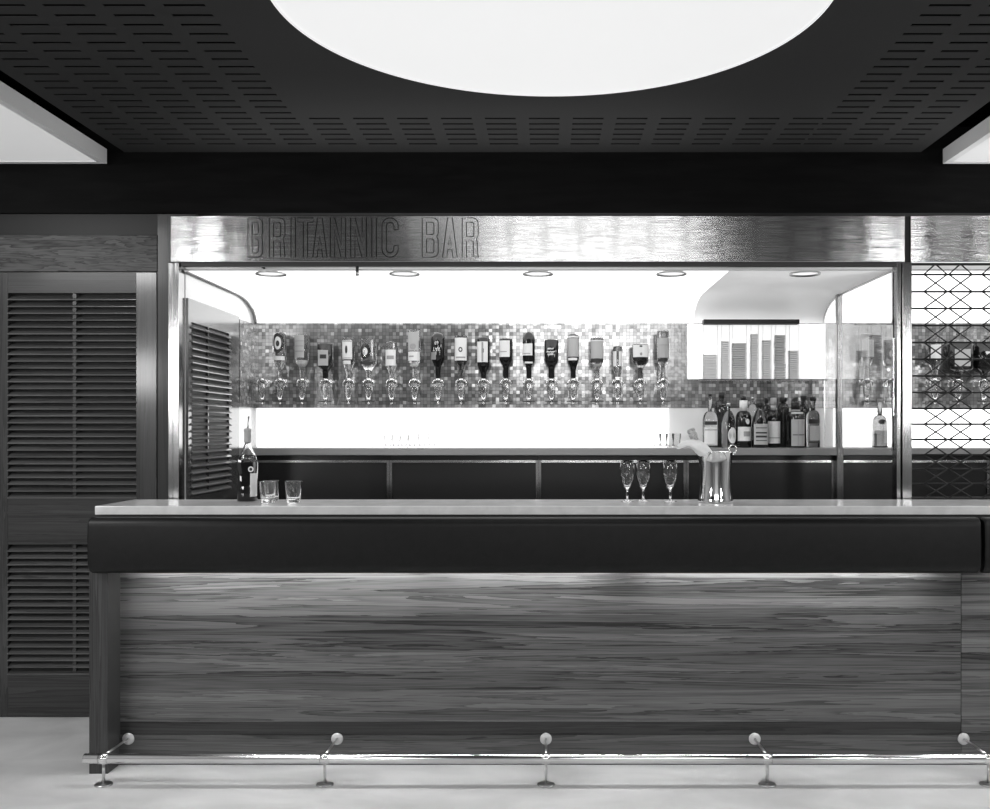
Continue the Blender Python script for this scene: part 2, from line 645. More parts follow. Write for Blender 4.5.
def louvred_door(shift, label, name):
    o = MB()
    f = thing(name, (px_door(70) + shift, YD, 0), label, 'door')
    f['kind'] = 'structure'
    xa, xb, xc, xd = px_door(-13) + shift, px_door(8) + shift, px_door(136) + shift, px_door(156.5) + shift
    for x0, x1 in ((xa, xb), (xc, xd)):
        bx(x0, x1, YD, YD + 0.045, 0.004, zd(272.3)).build('stile', 'door_wood_z', f, bevel=0.0015)
    for z0, z1 in ((zd(293), zd(272.3)), (zd(544.5), zd(498.5)), (0.004, zd(672.5))):
        bx(xb, xc, YD + 0.001, YD + 0.044, z0, z1).build('rail', 'door_wood_x', f)
    p = 0.0349
    louvre('louvre', None, f, xb - 0.004, xc + 0.004, zd(498.5), zd(293), p, 0.046, 0.0075, YD, 'slat_wood', px_door(73.5) + shift)
    louvre('louvre', None, f, xb - 0.004, xc + 0.004, zd(672.5), zd(544.5), p, 0.046, 0.0075, YD, 'slat_wood', px_door(73.5) + shift)
    bx(xb - 0.004, xc + 0.004, YD + 0.052, YD + 0.06, 0.1, zd(280)).build('backing', 'dark', f)
    return f


louvred_door(0.0, 'tall wooden louvred door left of the bar', 'door_1')
louvred_door(px_door(-13) - px_door(156.5) - 0.004, 'wooden louvred door beyond the left edge of the first', 'door_2')

# ------------------------------------------------------------------ bar recess
YR, YF = wy(D_REAR), wy(D_FAC)
XB2 = 4.2                       # far end of the second bay
# rear wall in three bands
struct('wall_mosaic', bx(XL - 0.02, XB2, YR, YR + 0.06, Z_T0, Z_T1), 'mosaic',
       label='silver mirror mosaic band behind the hanging bottles', cat='wall')
struct('wall_upper', bx(XL - 0.02, XB2, YR + 0.30, YR + 0.36, Z_T1, 2.6), 'white', label='white wall above the mosaic', cat='wall')
struct('wall_rear', bx(XL - 0.02, XB2, YR + 0.002, YR + 0.06, 0, Z_T0), 'white', label='white wall behind the back counter', cat='wall')
# soffit and cove profile (depth Y, Z)
prof = [(YF + 0.05, Z_SOF), (wy(4.72), Z_SOF), (wy(5.50), Z_SOF)]
y_c, z_c = wy(5.50), Z_SOF
for i in range(1, 11):
    a = PI / 2 * i / 10
    prof.append((y_c + (YR - y_c) * math.sin(a), Z_T1 + (z_c - Z_T1) * math.cos(a)))


def cove(name, x0, x1, mat, pts, label):
    m = MB()
    m.sheet(pts, x0, x1)
    o = m.build(name, mat, None, solid=0.006)
    return tag(o, label, 'ceiling', None, 'structure')


XG = wx(700, 5.6)
soff = prof[:2]
cov = prof[1:]
cove('ceiling_soffit', XL, XB2, 'white', soff, 'white soffit over the bar recess')
cove('trim_4', XL + 0.02, XG, 'opal_lit', cov, 'glowing white cove curving down to the mosaic')
cove('trim_5', XG, XR + 0.004, 'opal_fill_glow', cov, 'grey white end of the cove over the packet rack with a faint added glow')
cove('trim_6', XR + 0.004, XB2, 'opal_lit', cov, 'glowing white cove in the bay behind the lattice grille')
for nm, x, lab in (('trim_7', XL + 0.012, 'dark edge strip of the cove at its left end'),
                   ('trim_8', XR, 'dark edge strip of the cove at its right end')):
    m = MB()
    m.tube([(x, p[0], p[1] - 0.005) for p in prof], 0.008, 6)
    tag(m.build(nm, 'satin', None), lab, 'trim', None, 'structure')

# lit splash panel under the mosaic
def light_panel(x0, x1, label):
    o = bx(x0, x1, YR - 0.012, YR, Z_BC + 0.002, Z_T0 - 0.002).build('splashback', 'opal_lit', None)
    return tag(o, label, 'splashback', 'lit splashbacks behind the back counter')


light_panel(XL + 0.02, wx(668, D_REAR), 'long glowing white panel between the mosaic and the back counter')
light_panel(XR + 0.06, XB2 - 0.1, 'glowing white panel behind the lattice grille')

# left side wall with louvre
sw = bx(XL - 0.05, XL, YF + 0.08, YR + 0.36, 0, 2.46)
wl = struct('wall_recess_left', sw, 'gloss_panel', label='glossy pale side wall at the left of the bar recess', cat='wall')
y0, y1 = wy(4.776), wy(5.347)
lz0, lz1 = 1.145, 1.993
f = MB()
yy0, yy1 = wy(4.735), wy(5.52)
zt = 2.105
f.box(XL, XL + 0.012, yy0, y0, 0.9, zt)
f.box(XL, XL + 0.012, y1, yy1, 0.9, zt)
f.box(XL, XL + 0.012, y0, y1, lz1, zt)
f.box(XL, XL + 0.012, y0, y1, 0.9, lz0)
fr = f.build('frame', 'side_wood', wl)
m = MB()
n = 25
pitch = (lz1 - lz0) / n
for i in range(n):
    z = lz1 - pitch * (i + 0.55)
    m.rbox((XL + 0.010, (y0 + y1) / 2, z), (0.032, y1 - y0 + 0.02, 0.006), Matrix.Rotation(math.radians(35), 3, 'Y'))
lo = m.build('louvre', 'slat_wood_y', wl)
bx(XL - 0.001, XL + 0.002, y0, y1, lz0, lz1).build('backing', 'dark', wl)
bx(XL + 0.003, XL + 0.012, wy(5.010), wy(5.024), lz0, lz1).build('tilt_rod', 'door_wood_z', lo)
struct('wall_mosaic_return', bx(XL, XL + 0.012, wy(5.535), YR - 0.001, Z_T0, Z_T1 - 0.012), 'mosaic', label='narrow mosaic strip on the side wall left of the bottles', cat='wall')

# right side: clear glass partition with a metal post
wp = bx(XR - 0.003, XR + 0.003, YF + 0.03, YR - 0.02, Z_BC + 0.002, Z_SOF - 0.01)
struct('window_1', wp, 'pane', label='clear glass partition at the right end of the bar recess', cat='glass partition')
t = bx(XR - 0.018, XR + 0.018, wy(5.524), wy(5.562), 0, Z_SOF).build('partition_post', 'steel_v', None, bevel=0.003)
tag(t, 'slim metal upright of the glass partition beside the packet rack', 'post')

# far end wall of the second bay
struct('wall_recess_right', bx(XB2, XB2 + 0.05, YF, YR + 0.36, 0, 2.6), 'wall', label='end wall of the second bay', cat='wall')

# ------------------------------------------------------------------ facade
ZF1, ZF0 = wz(215.5, D_FAC), wz(262, D_FAC)
XF0, XF1 = wx(170.5, D_FAC), wx(905, D_FAC)


def letter_loops(ch, w, h, t):
    r = min(w * 0.42, 5.5)

    def rr(x0, y0, x1, y1, r, right_only=True):
        p = []
        if right_only:
            p += [(x0, y0)]
            p += arc(x1 - r, y0 + r, r, -90, 0, 5)
            p += arc(x1 - r, y1 - r, r, 0, 90, 5)
            p += [(x0, y1)]
        return p
    if ch == 'I':
        return [[(0, 0), (w, 0), (w, h), (0, h)]]
    if ch == 'T':
        c = w / 2
        return [[(c - t / 2, 0), (c + t / 2, 0), (c + t / 2, h - t), (w, h - t), (w, h), (0, h), (0, h - t), (c - t / 2, h - t)]]
    if ch == 'N':
        return [[(0, 0), (0, h), (t * 1.05, h), (w - t, h * 0.30), (w - t, h), (w, h), (w, 0), (w - t * 1.05, 0), (t, h * 0.70), (t, 0)]]
    if ch == 'A':
        c = w / 2
        k = (c - 0.55 * t) / h

        def xl(y, o=0.0):
            return k * y + o
        yb, yt = 0.2 * h, 0.2 * h + t
        outer = [(0, 0), (c - 0.55 * t, h), (c + 0.55 * t, h), (w, 0), (w - t, 0), (w - xl(yb, t), yb), (xl(yb, t), yb), (t, 0)]
        ytop = (c - t) / k * 0.93
        return [outer, [(xl(yt, t), yt), (c, ytop), (w - xl(yt, t), yt)]]
    if ch == 'B':
        m_ = 0.52 * h
        outer = [(0, 0)] + arc(w - r, r, r, -90, 0, 5) + [(w, m_ - 3.2), (w - 1.6, m_), (w, m_ + 3.2)] + arc(w - r, h - r, r, 0, 90, 5) + [(0, h)]
        r2 = max(r - t * 0.8, 1.2)
        return [outer, rr(t, t, w - t, m_ - t / 2, r2), rr(t, m_ + t / 2, w - t, h - t, r2)]
    if ch == 'R':
        m_ = 0.46 * h
        outer = [(0, 0), (0, h)] + arc(w - r, h - r, r, 90, 0, 5) + [(w, m_ + 3.5), (w - 1.8, m_), (w - 1.0, m_ - 3), (w, 0), (w - t, 0), (w - t - 0.6, m_ - 2.2), (t, m_ - 2.0), (t, 0)]
        r2 = max(r - t * 0.8, 1.2)
        return [outer, rr(t, m_ + t * 0.55, w - t, h - t, r2)]
    if ch == 'C':
        R = w / 2
        ri = R - t
        p = [(w, h * 0.70)] + arc(R, h - R, R, 0, 180, 10) + arc(R, R, R, 180, 360, 10) + [(w, h * 0.30), (w - t, h * 0.30)]
        p += arc(R, R, ri, 360, 180, 8) + arc(R, h - R, ri, 180, 0, 8) + [(w - t, h * 0.70)]
        return [p]
    return []


fascia = thing('bar_fascia', ((XF0 + XF1) / 2, YF, ZF0), 'long brushed steel fascia with outlined capital letters above the bar opening', 'fascia', 'steel fascias')
bx(XF0, XF1, YF, YF + 0.10, ZF0, ZF1).build('steel_panel', 'steel', fascia, bevel=0.003)
K = D_FAC / F
LET = [('B', 248, 262.6), ('R', 269.3, 285), ('I', 291, 295.6), ('T', 297.8, 313.2), ('A', 312.8, 327), ('N', 330.3, 345.6), ('N', 350.7, 366.4),
       ('I', 371.9, 376.4), ('C', 382, 398.2), ('B', 422.2, 438.2), ('A', 442.6, 457.2), ('R', 462.2, 478.2)]
for ch, a, b_ in LET:
    m = MB()
    for loop in letter_loops(ch, b_ - a, 39.3, 4.3):
        m.tube([(wx(a, D_FAC) + p[0] * K, YF - 0.0005, wz(257.2, D_FAC) + p[1] * K) for p in loop], 0.0019, 6, closed=True)
    m.build('letter', 'line', fascia)
bx(wx(180, D_FAC), wx(897, D_FAC), YF + 0.012, YF + 0.045, wz(266.5, 4.67), ZF0).build('track', 'dark', fascia)

fascia2 = thing('bar_fascia', (2.3, YF, ZF0), 'plain brushed steel fascia above the lattice grille', 'fascia', 'steel fascias')
bx(wx(910.5, D_FAC), 3.4, YF, YF + 0.10, ZF0, ZF1).build('steel_panel', 'steel', fascia2, bevel=0.003)
o = bx(wx(904, 4.68), wx(912, 4.68), YF + 0.02, YF + 0.12, ZF0, ZF1).build('trim_9', 'dark', None)
tag(o, 'dark gap between the two steel fascias', 'gap strip', None, 'structure')


def upright(parts, label):
    x0 = min(p[0] for p in parts)
    x1 = max(p[1] for p in parts)
    t = thing('steel_post', ((x0 + x1) / 2, YF + 0.03, 0), label, 'post', 'steel posts of the bar front')
    for i, (a, b_, dy) in enumerate(parts):
        bx(a, b_, YF + dy, YF + 0.075, 0, ZF0 - 0.001).build('upright', 'steel_v', t, bevel=0.002)
    return t


d = 4.66
upright([(wx(168, d), wx(172.8, d), 0.012), (wx(173.6, d), wx(179.6, d), 0.0)], 'brushed steel post at the left end of the bar opening')
upright([(wx(897, d), wx(901, d), 0.012), (wx(901.8, d), wx(911.2, d), 0.0)], 'brushed steel post between the bar opening and the lattice grille')

m = MB()
m.lathe([(0.008, wz(274.5, 4.67)), (0.0085, wz(272, 4.67)), (0.0075, wz(271.8, 4.67)), (0.0075, wz(266.4, 4.67))], (wx(357, 4.67), YF + 0.028, 0), 12)
db = m.build('drop_bolt', 'satin', fascia)
m = MB()
m.lathe([(0.009, wz(275.5, 4.67)), (0.009, wz(274.5, 4.67))], (wx(357, 4.67), YF + 0.028, 0), 12)
m.build('tip', 'chrome', db)

# downlights in the soffit
proto = None
where = ['nearest the left post of the bar', 'left of the middle of the soffit', 'in the middle of the soffit', 'right of the middle of the soffit', 'nearest the right post of the bar']
for i in range(5):
    px = 271 + 133.5 * i
    loc = (wx(px, 4.78), wy(4.78), Z_SOF - 0.004)
    lab = 'round recessed downlight ' + where[i]
    if proto is None:
        t = thing('downlight', loc, lab, 'downlight', 'downlights in the recess soffit')
        m = MB()
        m.lathe([(0.060, 0.0), (0.075, -0.008), (0.075, 0.002), (0.060, 0.002)], (loc[0], loc[1], loc[2]), 32, cap=False)
        m.build('rim', 'satin', t)
        m = MB()
        m.lathe([(0.060, -0.001), (0.060, 0.002)], (loc[0], loc[1], loc[2]), 32)
        m.build('lamp', 'lamp_off', t)
        proto = t
    else:
        t = copy_tree(proto)
        t.location = loc
        t['label'] = lab

# ------------------------------------------------------------------ lattice grille on the second bay
DG = 4.655
YG = wy(DG)
XG0, XG1 = wx(911.3, DG), wx(911.3, DG) + 1.3
gr = thing('lattice_grille', ((XG0 + XG1) / 2, YG, Z_CT), 'dark metal lattice grille closing the right hand bay', 'grille')
bars = [264.2, 274.6, 291.7, 308.5, 325.4, 342.5, 359.2, 376, 392.4, 408.6, 424.2, 439.5, 454.8, 469, 483.7, 497.5]
zb = [wz(b_, DG) for b_ in bars]
for i, z in enumerate(zb):
    bm_ = MB()
    r = 0.0065 if i == 0 else 0.0046
    bm_.tube([(XG0, YG, z), (XG1, YG, z)], r, 8)
    bm_.build('crossbar', 'black', gr)
XC = [935.0, 959.9, 993.0, 1018.0, 1051.0, 1076.0, 1109.0, 1134.0]
for c in XC:
    m = MB()
    cx_ = wx(c, DG)
    hw = 11.6 * DG / F
    m.tube([(cx_, YG - 0.006, zb[0]), (cx_ - hw, YG - 0.006, zb[1])], 0.0036, 6)
    m.tube([(cx_, YG - 0.006, zb[0]), (cx_ + hw, YG - 0.006, zb[1])], 0.0036, 6)
    for a, b_ in zip(zb[1:], zb[2:]):
        m.tube([(cx_ - hw, YG - 0.006, a), (cx_ + hw, YG - 0.006, b_)], 0.0034, 6)
        m.tube([(cx_ + hw, YG - 0.010, a), (cx_ - hw, YG - 0.010, b_)], 0.0034, 6)
    m.build('lattice_strip', 'black', gr)
bx(XG0, XG1, YG - 0.012, YG + 0.012, Z_CT + 0.001, Z_CT + 0.006).build('bottom_rail', 'black', gr)

# ------------------------------------------------------------------ back counter and cabinets
YB = wy(D_BACK)
o = bx(XL + 0.005, XB2 - 0.02, YB - 0.03, YR - 0.002, wz(455.3, 5.53), Z_BC).build('back_counter_top', 'back_counter', None, bevel=0.003)
tag(o, 'long grey worktop under the mosaic behind the bar', 'worktop')
zc1 = wz(455.3, 5.53) - 0.001
edges = [XL + 0.01, wx(389.3, D_BACK), wx(538.5, D_BACK), wx(686.3, D_BACK), wx(834.5, D_BACK), wx(990, D_BACK), wx(1140, D_BACK)]
names = ['leftmost black back bar cabinet under the grey worktop', 'black back bar cabinet second from the left', 'black back bar cabinet behind the wine glasses',
         'black back bar cabinet under the standing bottles', 'black back bar cabinet straddling the right steel post', 'black back bar cabinet behind the lattice at the right edge']
for i in range(len(edges) - 1):
    x0, x1 = edges[i], edges[i + 1]
    t = thing('back_bar_cabinet', ((x0 + x1) / 2, YB + 0.03, 0), names[i], 'cabinet', 'back bar cabinets')
    bx(x0 + 0.001, x1 - 0.001, YB + 0.03, YR - 0.004, 0.0, zc1).build('body', 'black_gloss', t)
    bx(x0 + 0.016, x1 - 0.016, YB + 0.012, YB + 0.029, 0.08, wz(463, D_BACK)).build('door', 'black_gloss', t)
    bx(x0 + 0.016, x1 - 0.016, YB + 0.006, YB + 0.029, wz(462.6, D_BACK), wz(460.3, D_BACK)).build('top_rail', 'steel', t)
    for xx0, xx1 in ((x0 + 0.001, x0 + 0.015), (x1 - 0.015, x1 - 0.001)):
        bx(xx0, xx1, YB + 0.004, YB + 0.029, 0.0, wz(460.3, D_BACK)).build('post', 'steel_v', t)

# ------------------------------------------------------------------ front bar
XP1 = wx(961, 4.3)
bar = thing('bar_counter', (0, 0.1, 0), 'long walnut fronted bar counter with dark end panel', 'bar', 'bar counter units')
bx(-1.864, XP1 - 0.001, 0.0, 0.03, 0.187, 1.09).build('front_panel', 'panel_wood', bar)
bx(-1.864, XP1 - 0.001, 0.001, 0.03, 0.13, 0.186).build('lower_band', 'band_wood', bar)
m = MB()
ZPAD = wz(574.3, 4.13)
m.prism([(-0.12, 0.0), (0.25, 0.0), (0.25, 1.06), (-0.0005, 1.06), (-0.0005, ZPAD - 0.001), (-0.12, ZPAD - 0.001)], XBAR, -1.8645)
m.build('end_panel', 'end_wood', bar, bevel=0.002)
bx(-1.864, XP1 + 0.0, -0.006, 0.03, 0.0, 0.129).build('plinth', 'base_wood', bar)
bx(XBAR + 0.02, XP1 - 0.002, 0.03, 0.29, 0.02, 1.09).build('body', 'dark', bar)
bar2 = thing('bar_counter', (2.6, 0.1, 0), 'walnut fronted bar counter unit continuing at the right edge', 'bar', 'bar counter units')
bx(XP1 + 0.002, 3.6, 0.0, 0.03, 0.13, 1.09).build('front_panel', 'panel_wood_b', bar2)
bx(XP1 + 0.001, 3.6, -0.006, 0.03, 0.0, 0.129).build('plinth', 'base_wood', bar2)
bx(XP1 + 0.002, 3.6, 0.03, 0.29, 0.02, 1.09).build('body', 'dark', bar2)

o = bx(-1.930, 3.6, -0.10, 0.305, wz(514.8, 4.2), Z_CT).build('countertop', 'counter', None, bevel=0.003)
tag(o, 'pale polished countertop of the long bar', 'countertop')
o = bx(-1.925, 3.6, -0.085, 0.29, 1.0905, wz(514.8, 4.2) - 0.0005).build('trim_10', 'dark', None)
tag(o, 'dark recessed strip under the countertop', 'trim', None, 'structure')

# padded armrest


def pad(x0, x1, owner):
    zt_, zb_ = 1.0975, wz(574.3, 4.13)
    yf, yb = -0.185, -0.125
    p = []
    p += [(yb, zb_)]
    p += [(yf + 0.05, zb_)]
    p += [(yf + 0.05 + 0.05 * math.cos(math.radians(a)), zb_ + 0.05 + 0.05 * math.sin(math.radians(a))) for a in range(262, 175, -9)]
    p += [(yf - 0.004, (zt_ + zb_) / 2)]
    p += [(yf + 0.035 + 0.035 * math.cos(math.radians(a)), zt_ - 0.035 + 0.035 * math.sin(math.radians(a))) for a in range(184, 88, -10)]
    p += [(yb, zt_)]
    m = MB()
    m.prism(p, x0, x1)
    o = m.build('armrest', 'leather', owner, bevel=0.010)
    o['label'] = 'black leather padded armrest'
    for f in o.data.polygons:
        f.use_smooth = True
    o.modifiers.new('wn', 'WEIGHTED_NORMAL')
    bx(x0 + 0.01, x1 - 0.01, yb + 0.0005, -0.001, zb_ + 0.06, 1.0895).build('backing_board', 'dark', o)
    return zb_


zb_ = pad(-1.925, wx(981.5, 4.12), bar)
pad(wx(984.5, 4.12), 3.6, bar2)

# concealed tubes under the armrest
for i, (a, b_) in enumerate(((140, 425), (437, 610), (640, 925), (1004, 1200))):
    x0, x1 = wx(a, 4.27), wx(b_, 4.27)
    labs = ['fluorescent tube under the armrest, at its left end', 'fluorescent tube under the middle of the armrest', 'fluorescent tube under the armrest, right of its middle', 'fluorescent tube under the second armrest']
    t = thing('fluorescent_tube', ((x0 + x1) / 2, -0.02, zb_ + 0.02), labs[i], 'light', 'tubes under the armrest')
    m = MB()
    m.tube([(x0, -0.104, zb_ + 0.012), (x1, -0.104, zb_ + 0.012)], 0.010, 10)
    m.build('tube', 'tube', t)
    m = MB()
    m.box(x0 - 0.02, x0, -0.116, -0.092, zb_ + 0.001, zb_ + 0.055)
    m.box(x1, x1 + 0.02, -0.116, -0.092, zb_ + 0.001, zb_ + 0.055)
    m.build('end_cap', 'dark', t)

# ------------------------------------------------------------------ foot rail
DR = 4.052
YRAIL = wy(DR)
ZRAIL = wz(758.5, DR)
rail = thing('foot_rail', (0.8, YRAIL, 0), 'long polished metal foot rail on short posts along the floor', 'foot rail')
m = MB()
xr0 = wx(84, DR)
m.lathe([(0.018, 0), (0.0205, 0.003), (0.0205, 5.3), (0.018, 5.303)], (xr0, YRAIL, ZRAIL), 20, rot=Matrix.Rotation(PI / 2, 3, 'Y'))
m.build('rail', 'rail', rail)
for k in range(-2, 4):
    x = 0.004 + 0.9145 * k
    m = MB()
    m.lathe([(0.006, 0.008), (0.006, ZRAIL - 0.02)], (x, YRAIL, 0), 12)
    p = m.build('post', 'satin', rail)
    m = MB()
    m.lathe([(0.036, 0.0005), (0.036, 0.004), (0.030, 0.007), (0.010, 0.009)], (x, YRAIL, 0), 20)
    m.build('floor_flange', 'satin', p)
    m = MB()
    m.lathe([(0.0225, -0.018), (0.0225, 0.018)], (x, YRAIL, ZRAIL), 18, rot=Matrix.Rotation(PI / 2, 3, 'Y'))
    m.build('collar', 'rail', rail)
    m = MB()
    m.tube([(x, YRAIL, ZRAIL + 0.012), (x, -0.018, wz(739, 4.285))], 0.005, 8)
    s = m.build('stay', 'satin', rail)
    m = MB()
    m.lathe([(0.026, 0.0062), (0.026, 0.010), (0.022, 0.014), (0.008, 0.016)], (x, 0, wz(739, 4.29)), 20, rot=Matrix.Rotation(PI / 2, 3, 'X'))
    m.build('wall_rosette', 'rosette', s)


# ------------------------------------------------------------------ bottles
def text_patch(s, size, r, c, zc, flip, mat, parent, name='lettering', a_shift=0.0):
    """letters bent round a bottle of radius r"""
    cu = bpy.data.curves.new('tmp', 'FONT')
    cu.body = s
    cu.size = size
    cu.align_x = 'CENTER'
    cu.align_y = 'CENTER'
    cu.space_line = 1.1
    cu.resolution_u = 2
    ob = bpy.data.objects.new('tmp', cu)
    me = bpy.data.meshes.new_from_object(ob)
    bpy.data.objects.remove(ob)
    mb = MB()
    mb.bm.from_mesh(me)
    bpy.data.meshes.remove(me)
    for v in mb.bm.verts:
        x, z = v.co.x * 0.78, v.co.y
        if flip:
            x, z = -x, -z
        a = x / r + a_shift
        v.co = Vector((c[0] + r * math.sin(a), c[1] - r * math.cos(a), zc + z))
    return mb.build(name, mat, parent, recalc=False)


DO = 5.735                    # plane of the hung bottles
YO = wy(DO)


def zo(p):
    return wz(p, DO)


def hung_bottle(px, w, top, shoulder, neck_end, mat, label, dome=0.0, sq=0.0, shoulder_len=8.0, neck_w=5.0, marks=()):
    """A bottle hung upside down in a dispenser. marks: (name, material, y0, y1, a0, a1 [, sub]) on the glass."""
    x = wx(px, DO)
    s = DO / F
    neck_end = 378.2
    r = w / 2 * s
    rn = neck_w / 2 * s
    t = thing('spirit_bottle', (x, YO, zo(neck_end)), label, 'bottle', 'bottles hung upside down on the mosaic')
    prof = [(rn * 0.9, zo(neck_end)), (rn, zo(neck_end - 1)), (rn * 1.0, zo(shoulder + shoulder_len + 3)), (rn * 1.25, zo(shoulder + shoulder_len))]
    for i in range(1, 6):
        a = i / 5
        k = math.sin(a * PI / 2)
        prof.append((rn * 1.25 + (r - rn * 1.25) * k, zo(shoulder + shoulder_len * (1 - a) ** 1.2)))
    if dome:
        prof.append((r, zo(top + dome)))
        for i in range(1, 6):
            a = i / 5
            prof.append((max(r * math.cos(a * PI / 2), 0.004), zo(top + dome * (1 - math.sin(a * PI / 2)))))
    else:
        prof += [(r, zo(top + 1.2)), (r * 0.93, zo(top)), (0.004, zo(top + 0.8))]
    m = MB()
    m.lathe(prof, (x, YO, 0), 24, sq=sq)
    m.build('glass_body', mat, t)
    last = None
    for mk in marks:
        nm, mm, ya, yb_, a0, a1 = mk[:6]
        sub = len(mk) > 6 and mk[6]
        rr_ = r + (0.0022 if sub else 0.0012)
        m = MB()
        if nm == 'neck_band':
            rr_ = rn * 1.25 + 0.004
            m.lathe([(rr_, zo(yb_)), (rr_, zo(ya))], (x, YO, 0), 16)
        elif nm == 'oval_label' or nm == 'emblem_oval':
            nm = 'label' if nm == 'oval_label' else 'emblem'
            zc, hz = (zo(ya) + zo(yb_)) / 2, abs(zo(ya) - zo(yb_)) / 2
            ac, ha = math.radians((a0 + a1) / 2), math.radians(abs(a1 - a0) / 2)
            pts = []
            for i in range(20):
                q = 2 * PI * i / 20
                aa = ac + ha * math.cos(q)
                pts.append(m.bm.verts.new((x + rr_ * math.sin(aa), YO - rr_ * math.cos(aa), zc + hz * math.sin(q))))
            cv = m.bm.verts.new((x + rr_ * math.sin(ac), YO - rr_ * math.cos(ac), zc))
            for i in range(20):
                m.bm.faces.new((cv, pts[i], pts[(i + 1) % 20]))
        else:
            m.patch([(rr_, zo(yb_)), (rr_, zo(ya))], a0, a1, (x, YO, 0), 10, sq=sq)
        o = m.build(nm, mm, last if (sub and last is not None) else t)
        if not sub:
            last = o
    return t, x, r


HB = []
HB.append(hung_bottle(280, 12.5, 332, 360, 380, 'spirit', 'upside down clear bottle with a dark oval label, leftmost in the row', dome=5, marks=(
    ('oval_label', 'ink', 333.5, 353.5, -62, 50), ('emblem_oval', 'paper', 337, 350, -38, 26, 1), ('emblem_oval', 'ink', 341, 347, -22, 10, 1), ('label', 'paper', 356.5, 360.5, -60, 60))))
HB.append(hung_bottle(302, 14, 335, 359, 380, 'spirit', 'upside down clear bottle with pale striped label, second from left', marks=(
    ('label', 'paper_grey', 335.5, 358, -75, 30), ('stripe', 'ink_mid', 341, 342, -70, 25, 1), ('stripe', 'ink_mid', 346, 347, -70, 25, 1), ('stripe', 'ink_mid', 351, 352.5, -70, 25, 1), ('neck_band', 'paper', 360, 365.5, 0, 0))))
HB.append(hung_bottle(325.5, 14.5, 344, 365, 381, 'dark_glass', 'upside down square dark bottle with grey picture label', sq=5.0, shoulder_len=5, marks=(
    ('label', 'paper_grey', 350.5, 366, -42, 30), ('picture', 'ink', 355, 359, -28, 18, 1))))
HB.append(hung_bottle(348.5, 12.5, 338, 361, 380, 'spirit', 'upside down clear bottle with white bordered label and dark tree mark', marks=(
    ('label', 'paper', 341, 359.5, -60, 44), ('emblem_oval', 'ink', 346, 354, -20, 2, 1), ('border', 'ink_mid', 341.6, 342.2, -58, 42, 1), ('border', 'ink_mid', 358, 358.6, -58, 42, 1), ('label', 'paper', 361, 364.5, -40, 30))))
HB.append(hung_bottle(368.5, 15, 339.5, 362, 380, 'spirit', 'upside down clear bottle with dark octagonal label and white blot', sq=4.0, marks=(
    ('oval_label', 'ink', 344.5, 359.5, -62, 26), ('emblem_oval', 'paper', 348, 356, -38, 4, 1), ('label', 'ink', 361.8, 364.8, -55, 40))))
HB.append(hung_bottle(391.5, 12, 341, 363, 380, 'spirit', 'upside down clear bottle with low white label and grey block', dome=3, marks=(
    ('label', 'paper', 350, 366, -62, 50), ('block', 'ink_mid', 356, 359.5, -40, 30, 1))))
HB.append(hung_bottle(414.5, 12.5, 330.5, 358, 380, 'spirit', 'upside down clear bottle with tall pale label and white neck scarf', marks=(
    ('label', 'paper_grey', 332.5, 351, -66, 48), ('emblem_oval', 'ink_mid', 344, 350, -36, 20, 1), ('label', 'paper', 352, 361, -66, 60), ('bar', 'ink_mid', 356, 357.5, -50, 0, 1), ('neck_band', 'paper', 363, 366, 0, 0))))
vb = hung_bottle(438, 14, 332.5, 356, 380, 'dark_glass', 'upside down dark bottle with bold white inverted letters and rounded base', dome=6, shoulder_len=11, marks=(
    ('label', 'paper_mid', 352.5, 360, -62, -10),))
HB.append(vb)
HB.append(hung_bottle(461, 12.5, 336, 361.5, 380, 'whisky', 'upside down clear bottle with broad white label and small dark ring', marks=(
    ('label', 'paper', 338.2, 360.8, -68, 66), ('emblem_oval', 'ink', 347.5, 352.5, -18, 18, 1), ('emblem_oval', 'paper', 348.7, 351.3, -9, 9, 1), ('line', 'ink_mid', 357, 358.4, -45, 45, 1))))
HB.append(hung_bottle(483.5, 12.6, 336.5, 364, 381, 'dark_glass', 'upside down dark bottle with white label split by a dark stripe', dome=3, marks=(
    ('label', 'paper', 342, 362.5, -70, 44), ('stripe', 'ink_mid', 342.5, 362, -14, 2, 1), ('seal', 'ink', 349, 353, -14, 6, 1))))
HB.append(hung_bottle(505.8, 13, 338.8, 359, 380, 'dark_glass', 'upside down dark bottle with square white label, left of the tall one', shoulder_len=6, neck_w=5.5, marks=(
    ('label', 'paper', 341, 357.3, -70, 38), ('line', 'ink_mid', 351.7, 352.6, -55, 10, 1))))
HB.append(hung_bottle(528.8, 12, 331.5, 360, 380, 'dark_glass', 'tall upside down dark bottle with high domed base and white label', dome=8, shoulder_len=5, marks=(
    ('label', 'paper', 344, 355.8, -80, 36), ('line', 'ink_mid', 353.5, 354.3, -65, 15, 1), ('label', 'paper', 362, 363.8, -40, 40))))
sb = hung_bottle(551.5, 14, 340, 360, 380, 'dark_glass', 'upside down stout dark bottle with white handwritten scrawl', shoulder_len=6, neck_w=6, sq=3.0)
HB.append(sb)
HB.append(hung_bottle(573.3, 11.2, 333.8, 359, 379, 'dark_glass', 'slim upside down dark bottle with long pale label', dome=2.5, shoulder_len=8, marks=(
    ('label', 'paper_grey', 338.6, 357, -75, 60), ('band', 'paper', 336.2, 338, -75, 60), ('label', 'paper', 358.2, 360.6, -60, 40))))
HB.append(hung_bottle(597, 13, 338.4, 360, 380, 'spirit', 'upside down clear bottle with pale label over a dark shoulder', marks=(
    ('label', 'paper_grey', 340.4, 358.8, -75, 66), ('border', 'paper', 340.6, 341.6, -72, 62, 1), ('label', 'ink', 359.2, 363, -75, 60), ('neck_band', 'paper', 363.6, 365.6, 0, 0))))
